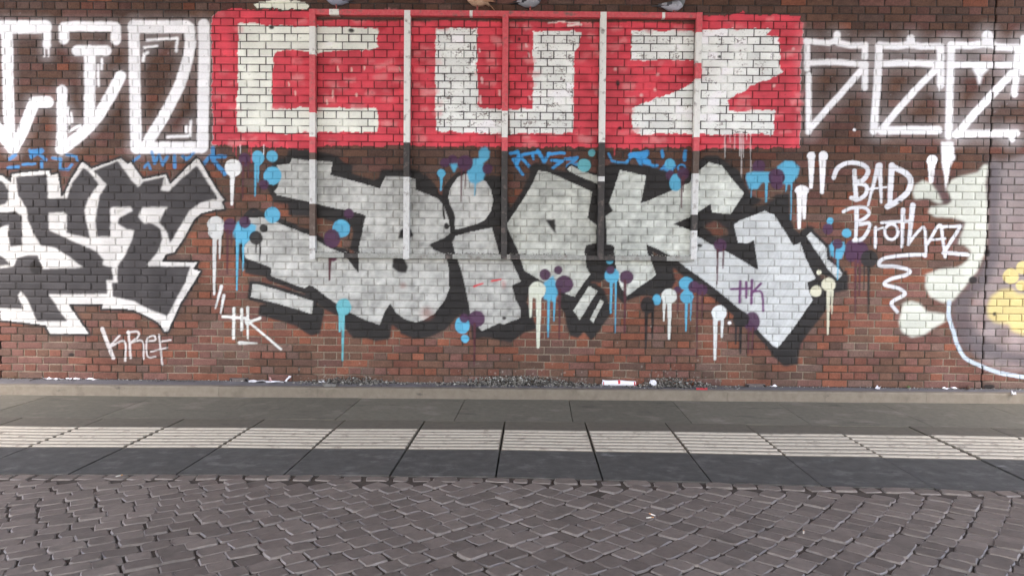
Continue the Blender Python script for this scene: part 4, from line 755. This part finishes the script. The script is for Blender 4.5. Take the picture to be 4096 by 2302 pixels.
# ------------------------------------------------------------------ heaps of droppings and grit at the foot of the wall
MP=[noise_mat('grit_grey',(.15,.145,.125),(.24,.23,.20),scale=60,bump=0),noise_mat('grit_dark',(.05,.046,.04),(.08,.075,.065),scale=60,bump=0),noise_mat('grit_white',(.33,.33,.30),(.45,.45,.41),scale=60,bump=0)]
octV=np.array([(1,0,0),(-1,0,0),(0,1,0),(0,-1,0),(0,0,1),(0,0,-1)],float); octF=[(0,2,4),(2,1,4),(1,3,4),(3,0,4),(2,0,5),(1,2,5),(3,1,5),(0,3,5)]
def grit(name,label,cat,pts,smin,smax,wts=(.5,.38,.12),parent=None):
    Vv=[];Ff=[];mi=[];n=0
    for p in pts:
        s_=rng.uniform(smin,smax)*np.array([1,rng.uniform(.6,1),rng.uniform(.5,.9)]); R_=np.array(Matrix.Rotation(rng.uniform(0,6.28),3,Vector(rng.normal(0,1,3)).normalized()))
        v_=(octV*s_*rng.uniform(.75,1.25,(6,1)))@R_.T+p; Vv.append(v_); Ff+=[tuple(a+n for a in f) for f in octF]; n+=6; mi+=[int(rng.choice(3,p=wts))]*8
    me=bpy.data.meshes.new(name); me.from_pydata(np.vstack(Vv).tolist(),[],Ff); me.update()
    for m in MP: me.materials.append(m)
    me.polygons.foreach_set('material_index',np.array(mi,np.int32)); o=bpy.data.objects.new(name,me); COL.objects.link(o); o['kind']='stuff'
    if parent: o.parent=parent
    if label: tag(o,label,cat)
    return o
for px,sd_,n,hh,lab in [(1400,.26,520,.055,'heap of pigeon droppings and grit below the grey pigeon on the left'),(2070,.42,1300,.095,'long heap of pigeon droppings and grit below the middle of the frame'),(2700,.24,620,.08,'heap of pigeon droppings and grit at the wall right of the paper tube')]:
    xc=at(px,1530,-.05)[0]; pts=[]
    while len(pts)<n:
        x=rng.normal(xc,sd_); h_=hh*math.exp(-((x-xc)/(sd_*1.3))**2)+.008; y=-abs(rng.normal(0,.075))-.004
        if y<-.25: continue
        z=.0975+rng.uniform(0,1)*h_*max(.06,1+y/.20); pts.append((x,y,z))
    grit('droppings_heap',lab,'droppings',pts,.005,.016,(.52,.40,.08))
pts=[]
for _ in range(900):
    x=rng.uniform(-5.4,5.2); y=-abs(rng.normal(0,.035))-.004; pts.append((x,y,.099+rng.uniform(0,.008)))
grit('grit','loose grit and leaf crumbs strewn along the foot of the wall','grit',pts,.003,.010,(.42,.43,.15))
pts=[]
for _ in range(420):
    t=min(max(rng.choice([.09,.42,.55,.88])+rng.normal(0,.07),.01),.99); p=RAIL_A+(RAIL_B-RAIL_A)*t; pts.append((p[0],rng.uniform(FY+.008,-.012),p[2]+.025+rng.uniform(0,.014)))
grit('droppings_crust','crust of pigeon droppings lying along the bottom rail of the frame','droppings',pts,.003,.008,(.5,.3,.2))
# ------------------------------------------------------------------ litter
M_paper=noise_mat('white_paper',(.72,.73,.76),(.80,.81,.84),scale=20,bump=.1); M_redp=noise_mat('red_print',(.55,.05,.06),(.62,.07,.08),bump=0); M_brownl=noise_mat('dry_leaf',(.07,.04,.025),(.12,.07,.04),scale=40); M_pink=noise_mat('pink_card',(.45,.28,.26),(.5,.32,.3))
M_twig=noise_mat('twig_bark',(.05,.035,.025),(.08,.055,.04),scale=60); M_green=noise_mat('weed_green',(.06,.11,.03),(.09,.14,.04),scale=40)
ZF=.0985
def fat(px,py): g=gnd((px,py),ZF); return float(g[0]),min(float(g[1]),-.02)
def sheet(name,label,cat,corners,mat,thick=.0015,crump=.006,nx_=8,ny_=4,lift=0.,seed=1,group=None):
    r=np.random.default_rng(seed); P4=np.array(corners,float); Vt=[]
    for j in range(ny_+1):
        for i in range(nx_+1):
            u,v=i/nx_,j/ny_; p=(P4[0]*(1-u)+P4[1]*u)*(1-v)+(P4[3]*(1-u)+P4[2]*u)*v; p=p.copy(); p[2]+=abs(r.normal(0,crump))+.0015+lift*u; p[:2]+=r.normal(0,.003,2); Vt.append(p)
    n=len(Vt); Vb=[p-np.array([0,0,thick]) for p in Vt]; Fc=[]; id_=lambda i,j:j*(nx_+1)+i
    for j in range(ny_):
        for i in range(nx_):
            q=(id_(i,j),id_(i+1,j),id_(i+1,j+1),id_(i,j+1)); Fc.append(q); Fc.append(tuple(a+n for a in q[::-1]))
    rim=[id_(i,0) for i in range(nx_+1)]+[id_(nx_,j) for j in range(1,ny_+1)]+[id_(i,ny_) for i in range(nx_-1,-1,-1)]+[id_(0,j) for j in range(ny_-1,0,-1)]
    for a,b_ in zip(rim,rim[1:]+rim[:1]): Fc.append((a,b_,b_+n,a+n))
    me=bpy.data.meshes.new(name); me.from_pydata([tuple(p) for p in Vt+Vb],[],Fc); me.update(); me.materials.append(mat); o=bpy.data.objects.new(name,me); COL.objects.link(o); return tag(o,label,cat,group)
def q4(x0,y0,x1,y1,sk=0):
    a=fat(x0,y1);b_=fat(x1,y1);c=fat(x1+sk,y0);d=fat(x0+sk,y0); return [(*a,ZF),(*b_,ZF),(*c,ZF),(*d,ZF)]
sheet('paper_sheet','long crumpled white paper sheet lying flat at the wall foot on the left','paper',q4(1000,1515,1135,1530,8),M_paper,seed=3,crump=.009)
sheet('paper_scrap','thin white paper strip sticking up beside the crumpled sheet','paper',[(*fat(1146,1520),ZF),(*fat(1156,1520),ZF),(*fat(1178,1519),ZF+.055),(*fat(1168,1519),ZF+.06)],M_paper,nx_=2,crump=.001,seed=4)
sheet('paper_scrap','small white paper scrap on the footway left of the middle heap','paper',q4(1278,1521,1300,1531),M_paper,nx_=4,seed=5,crump=.012)
sheet('card_scrap','pale flattened card on the footway edge below the left heap','paper',q4(1294,1536,1345,1546),noise_mat('dirty_card',(.26,.26,.23),(.34,.34,.3)),seed=6,crump=.004)
sheet('card_scrap','small pink card scrap leaning at the wall foot','paper',[(*fat(1083,1522),ZF),(*fat(1095,1522),ZF),(*fat(1094,1520),ZF+.04),(*fat(1086,1520),ZF+.045)],M_pink,nx_=2,ny_=2,crump=.001,seed=7)
for i,(x,y,w,l) in enumerate([(205,1509,12,'white paper fleck at the wall foot beside the dead leaf'),(312,1503,8,'small white fleck at the wall foot under the first bare bricks'),(335,1505,7,'tiny white fleck leaning on the wall at left'),(393,1503,8,'white fleck on the wall foot below the small white tag'),(378,1512,16,'flat pale scrap on the footway below the small white tag'),(240,1512,16,'flat pale scrap near the left picture edge')]):
    sheet('paper_scrap',l,'paper',q4(x-w,y,x+w,y+7),M_paper,nx_=3,ny_=2,seed=20+i,crump=.008)
for i,(x,y,w,l) in enumerate([(3510,1549,9,'small white scrap at the wall foot under the squiggle'),(3790,1548,22,'torn pale scrap at the wall foot left of the wall joint'),(4055,1570,9,'tiny white scrap near the right picture edge'),(3085,1537,7,'white fleck beside the right hand slotted block')]):
    sheet('paper_scrap',l,'paper',q4(x-w,y,x+w,y+8),M_paper,nx_=4,ny_=2,seed=40+i,crump=.012)
for i,(x,y,w,l) in enumerate([(65,1505,26,'curled dark dead leaf at the wall foot near the left edge'),(3870,1552,8,'small dark dead leaf near the wall joint'),(2575,1535,20,'crumpled brown leaf between the paper tube and the paper ball')]):
    sheet('dead_leaf',l,'leaf',q4(x-w,y,x+w,y+9),M_brownl,nx_=5,ny_=2,seed=60+i,crump=.018)
sheet('wrapper_scrap','red wrapper scrap against the right end of the paper tube','wrapper',q4(2543,1532,2562,1542),M_redp,nx_=3,ny_=2,seed=70,crump=.012)
sheet('wrapper_scrap','flat red scrap on the footway right of the paper ball','wrapper',q4(2785,1551,2830,1559),M_redp,nx_=3,ny_=2,seed=71,crump=.002)
# rolled paper tube with red print
tx0,ty0=fat(2410,1541); tx1,ty1=fat(2541,1543); rt=.031; bm=bmesh.new(); rings=[]
for i in range(9):
    t=i/8; x=tx0+(tx1-tx0)*t; y=ty0+(ty1-ty0)*t-.0; rr=rt*(1-.06*math.sin(t*9))*(1.04-.10*t)
    rings.append([bm.verts.new((x+.003*math.sin(a*3),y+rr*1.08*math.cos(a),ZF+rr*.93+rr*.93*math.sin(a))) for a in np.linspace(0,2*math.pi,16,endpoint=False)])
for i in range(8):
    for j in range(16): bm.faces.new((rings[i][j],rings[i][(j+1)%16],rings[i+1][(j+1)%16],rings[i+1][j]))
for rg,s_ in ((rings[0],1),(rings[-1],-1)):            # open ends with an inner wall
    c=sum((v.co for v in rg),Vector())/16; inn=[bm.verts.new(c+(v.co-c)*.86) for v in rg]; deep=[bm.verts.new(c+(v.co-c)*.84+Vector((s_*.05,0,0))) for v in rg]
    for j in range(16): bm.faces.new((rg[j],rg[(j+1)%16],inn[(j+1)%16],inn[j])); bm.faces.new((inn[j],inn[(j+1)%16],deep[(j+1)%16],deep[j]))
    bm.faces.new(deep)
tube=tag(link_bm('paper_tube',bm,M_paper,smooth=True),'white rolled paper tube with red marks lying at the wall foot','tube')
def band(t0,t1,a0,a1,name):
    bm=bmesh.new(); n=6; A_=[]
    for t in (t0,t1):
        x=tx0+(tx1-tx0)*t; y=ty0+(ty1-ty0)*t; rr=rt*(1.04-.10*t)*(1-.06*math.sin(t*9))+.0012
        A_.append([bm.verts.new((x,y+rr*1.08*math.cos(a),ZF+rr*.93+rr*.93*math.sin(a))) for a in np.linspace(a0,a1,n)])
    for j in range(n-1): bm.faces.new((A_[0][j],A_[0][j+1],A_[1][j+1],A_[1][j]))
    link_bm(name,bm,M_redp,tube)
band(.46,.53,1.9,3.3,'red_mark'); band(.95,.99,2.2,4.6,'red_mark'); band(.01,.035,2.6,4.0,'red_mark')
# paper ball
bx,by_=fat(2611,1543); bm=bmesh.new(); bmesh.ops.create_icosphere(bm,subdivisions=3,radius=.036)
for v in bm.verts: v.co*= .72+.5*random.random(); v.co.z*=.9; v.co+=Vector((bx,by_,ZF+.03))
tag(link_bm('paper_ball',bm,M_paper),'crumpled white paper ball right of the paper tube','paper')
M_butt=noise_mat('cigarette_paper',(.62,.60,.52),(.7,.68,.6),bump=0); M_filt=noise_mat('cigarette_filter',(.42,.22,.09),(.5,.27,.12),bump=0)
def butt(px,py,ang,label):
    x,y=[float(v) for v in gnd((px,py))]; bm=bmesh.new(); d=Vector((math.cos(ang),math.sin(ang),0)); c=Vector((x,y,.012)); rings=[]
    for t,r_ in ((-.022,.0034),(-.004,.0040),(.006,.0040),(.020,.0038)):
        s_=Vector((-d.y,d.x,0)); rings.append([bm.verts.new(c+d*t+s_*r_*math.cos(a)+Vector((0,0,1))*r_*math.sin(a)) for a in np.linspace(0,6.2832,8,endpoint=False)])
    for i in range(3):
        for j in range(8): f=bm.faces.new((rings[i][j],rings[i][(j+1)%8],rings[i+1][(j+1)%8],rings[i+1][j])); f.material_index=1 if i==2 else 0
    bm.faces.new(rings[0]); bm.faces.new(rings[-1]); tag(link_bm('cigarette_butt',bm,[M_butt,M_filt]),label,'cigarette butt')
butt(478,1908,.9,'cigarette butt on the setts by the slab edge at left'); butt(2600,2076,.3,'cigarette butt lying on the cobbles right of the middle'); butt(2608,2064,2.2,'smaller cigarette butt just behind another one on the cobbles'); butt(3214,2134,1.2,'cigarette butt on the cobbles toward the right')
# twig and a weed
def tube_between(bm,pts,r0,r1,n=6):
    prev=None
    for i,p in enumerate(pts):
        d=Vector(pts[min(i+1,len(pts)-1)])-Vector(pts[max(i-1,0)]); d.normalize(); up=Vector((0,0,1)) if abs(d.z)<.9 else Vector((1,0,0)); a=d.cross(up).normalized(); b_=d.cross(a); r=r0+(r1-r0)*i/(len(pts)-1)
        ring=[bm.verts.new(Vector(p)+a*r*math.cos(t)+b_*r*math.sin(t)) for t in np.linspace(0,2*math.pi,n,endpoint=False)]
        if prev:
            for j in range(n): bm.faces.new((prev[j],prev[(j+1)%n],ring[(j+1)%n],ring[j]))
        else: bm.faces.new(ring[::-1])
        prev=ring
    bm.faces.new(prev)
bm=bmesh.new(); a=fat(118,1522); b_=fat(150,1514); tube_between(bm,[(*a,ZF+.003),((a[0]+b_[0])/2,(a[1]+b_[1])/2+.006,ZF+.006),(*b_,ZF+.004)],.0035,.002); tag(link_bm('twig',bm,M_twig),'short dark twig on the footway near the left edge','twig')
bm=bmesh.new(); gx_,gy_=fat(3625,1548)
for i in range(9):
    a=rng.uniform(0,6.28); l=rng.uniform(.025,.05); c=Vector((gx_,gy_,ZF)); d=Vector((math.cos(a),math.sin(a)*.5,.7)).normalized(); s_=d.cross(Vector((0,0,1))).normalized()*.006
    vs4=[bm.verts.new(c),bm.verts.new(c+d*l*.5+s_),bm.verts.new(c+d*l+Vector((0,0,-.006))),bm.verts.new(c+d*l*.5-s_)]; bm.faces.new(vs4)
tag(link_bm('weed',bm,M_green),'tiny green weed growing at the wall foot below the cream shape','plant')

# ------------------------------------------------------------------ pigeons on the top rail
def pigeon(name,label,x,facing,cols,tail_drop=0.,yaw=0.,crouch=0.,bars=True,scale=1.):
    # body axis along local +x (head), standing at z=0
    body,wing,tailc,neck=[noise_mat(name+'_'+k,tuple(c),tuple(min(1,v*1.35) for v in c),scale=70,rough=.7,bump=.3,dist=.003) for k,c in zip(('body','wing','tail','neck'),cols)]
    t=(x-TOP_A[0])/(TOP_B[0]-TOP_A[0]); z=(TOP_A+(TOP_B-TOP_A)*t)[2]
    root=empty('pigeon',(x,-.036,z+.001)); root.rotation_euler=(0,0,yaw+(0 if facing>0 else math.pi)); root.scale=(scale,)*3
    tag(root,label,'pigeon','pigeons perched on the top rail')
    h=.045-crouch
    sp=[(-.115,h+.045-tail_drop*.3,.012,.008),(-.085,h+.045,.030,.022),(-.05,h+.045,.046,.040),(0,h+.048,.055,.052),(.04,h+.056,.052,.052),(.075,h+.075,.042,.042),(.098,h+.105,.029,.030),(.108,h+.132,.021,.022),(.114,h+.155,.022,.0225),(.122,h+.172,.022,.021),(.131,h+.180,.014,.013)]
    bm=bmesh.new(); rings=[]
    for i,(px_,pz_,ry_,rz_) in enumerate(sp):
        p0=sp[max(i-1,0)];p1=sp[min(i+1,len(sp)-1)]; d=Vector((p1[0]-p0[0],0,p1[1]-p0[1])).normalized(); up=Vector((-d.z,0,d.x))
        rings.append([bm.verts.new(Vector((px_,0,pz_))+Vector((0,1,0))*ry_*math.cos(a)+up*rz_*math.sin(a)) for a in np.linspace(0,2*math.pi,14,endpoint=False)])
    for i in range(len(rings)-1):
        for j in range(14):
            f=bm.faces.new((rings[i][j],rings[i][(j+1)%14],rings[i+1][(j+1)%14],rings[i+1][j])); f.material_index = 1 if i>=5 else 0
    bm.faces.new(rings[0][::-1]); bm.faces.new(rings[-1]); link_bm('body',bm,[body,neck],root,True)
    # tail: fan of feathers
    bm=bmesh.new()
    for k in range(-3,4):
        a=k*.06; y0=k*.006; bx_=-.095; L_=.115; ex=bx_-L_*math.cos(a); ey=y0-L_*math.sin(a)*1; z0=h+.05-.0015*abs(k); z1=h+.04-tail_drop
        vsx=[(bx_,y0-.007,z0),(bx_,y0+.007,z0),(ex,ey+.010,z1),(ex-.006,ey,z1),(ex,ey-.010,z1)]
        top=[bm.verts.new((q[0],q[1],q[2]+.0015)) for q in vsx]; bot=[bm.verts.new((q[0],q[1],q[2]-.0015)) for q in vsx]
        bm.faces.new(top); bm.faces.new(bot[::-1])
        for j in range(5): bm.faces.new((top[j],bot[j],bot[(j+1)%5],top[(j+1)%5]))
    link_bm('tail',bm,tailc,root)
    for s_ in (-1,1):
        bm=bmesh.new(); prof=[(.055,.030,.030),(.03,.055,.040),(-.02,.062,.036),(-.07,.048,.024),(-.12,.028,.012),(-.155,.012,.004)]
        up_=[];lo_=[]
        for (wx,ww,wz) in prof:
            yy=.052-.02*abs(wx-.02)*4*(1 if wx<0 else .6)
            up_.append([bm.verts.new((wx,s_*(yy*.72),h+.052+wz)),bm.verts.new((wx,s_*(yy+.006),h+.052+wz*.35)),bm.verts.new((wx-.006,s_*(yy*.92),h+.052-wz*.55))])
            lo_.append([bm.verts.new((wx,s_*(yy*.60),h+.050+wz*.8)),bm.verts.new((wx,s_*(yy-.006),h+.05+wz*.3)),bm.verts.new((wx,s_*(yy*.8),h+.052-wz*.5))])
        for i in range(len(prof)-1):
            for j in range(2):
                f=bm.faces.new((up_[i][j],up_[i][j+1],up_[i+1][j+1],up_[i+1][j])); bm.faces.new((lo_[i][j],lo_[i+1][j],lo_[i+1][j+1],lo_[i][j+1]))
                if bars and i in (2,4): f.material_index=1
            for j in (0,2): bm.faces.new((up_[i][j],up_[i+1][j],lo_[i+1][j],lo_[i][j]))
        for i in (0,-1):
            for j in range(2): bm.faces.new((up_[i][j],up_[i][j+1],lo_[i][j+1],lo_[i][j]))
        link_bm('wing',bm,[wing,tailc],root,True)
        bm=bmesh.new(); tube_between(bm,[(.012,s_*.02,h+.01),(.004,s_*.02,h*.45),(.012,s_*.02,.006)],.006,.0035)
        for a in (-.5,0,.5,math.pi): tube_between(bm,[(.012,s_*.02,.005),(.012+.028*math.cos(a)*(.6 if a>3 else 1),s_*.02+.028*math.sin(a),.0035)],.0032,.0015,5)
        link_bm('leg',bm,M_leg,root)
        bm=bmesh.new(); bmesh.ops.create_uvsphere(bm,u_segments=8,v_segments=6,radius=.0042)
        for v in bm.verts: v.co+=Vector((.124,s_*.0195,h+.176))
        link_bm('eye',bm,M_eye,root,True)
    bm=bmesh.new(); tube_between(bm,[(.138,0,h+.180),(.150,0,h+.176),(.159,0,h+.169)],.0062,.0015); link_bm('beak',bm,M_beak,root)
    return root
M_leg=noise_mat('pigeon_leg',(.35,.09,.08),(.42,.13,.11),bump=0); M_eye=noise_mat('pigeon_eye',(.3,.08,.01),(.35,.1,.02),bump=0,rough=.2); M_beak=noise_mat('pigeon_beak',(.05,.05,.055),(.08,.08,.085),bump=0)
gx_=lambda px:float(at(px,40,-.036)[0])
GRY=[(.17,.18,.20),(.24,.25,.28),(.05,.052,.06),(.09,.11,.11)]
pigeon('pigeon_a','grey pigeon perched at the left end of the top rail',gx_(1348),-1,[(.22,.24,.29),(.19,.20,.23),(.06,.06,.07),(.08,.10,.11)],yaw=.25,tail_drop=.012)
pigeon('pigeon_b','tan brown pigeon with its tail hanging over the top rail',gx_(1912),-1,[(.36,.24,.16),(.34,.20,.12),(.33,.20,.12),(.30,.18,.12)],yaw=.2,tail_drop=.11,bars=False)
pigeon('pigeon_c','pale grey pigeon with black wing bars beside the tan pigeon',gx_(2118),1,[(.26,.27,.29),(.30,.31,.33),(.035,.035,.04),(.10,.11,.12)],yaw=-.15,tail_drop=-.004,crouch=.004)
pigeon('pigeon_d','grey pigeon crouching at the right end of the top rail',gx_(2690),1,[(.30,.31,.34),(.27,.28,.30),(.07,.07,.075),(.11,.12,.12)],yaw=.1,crouch=.028,tail_drop=.0)
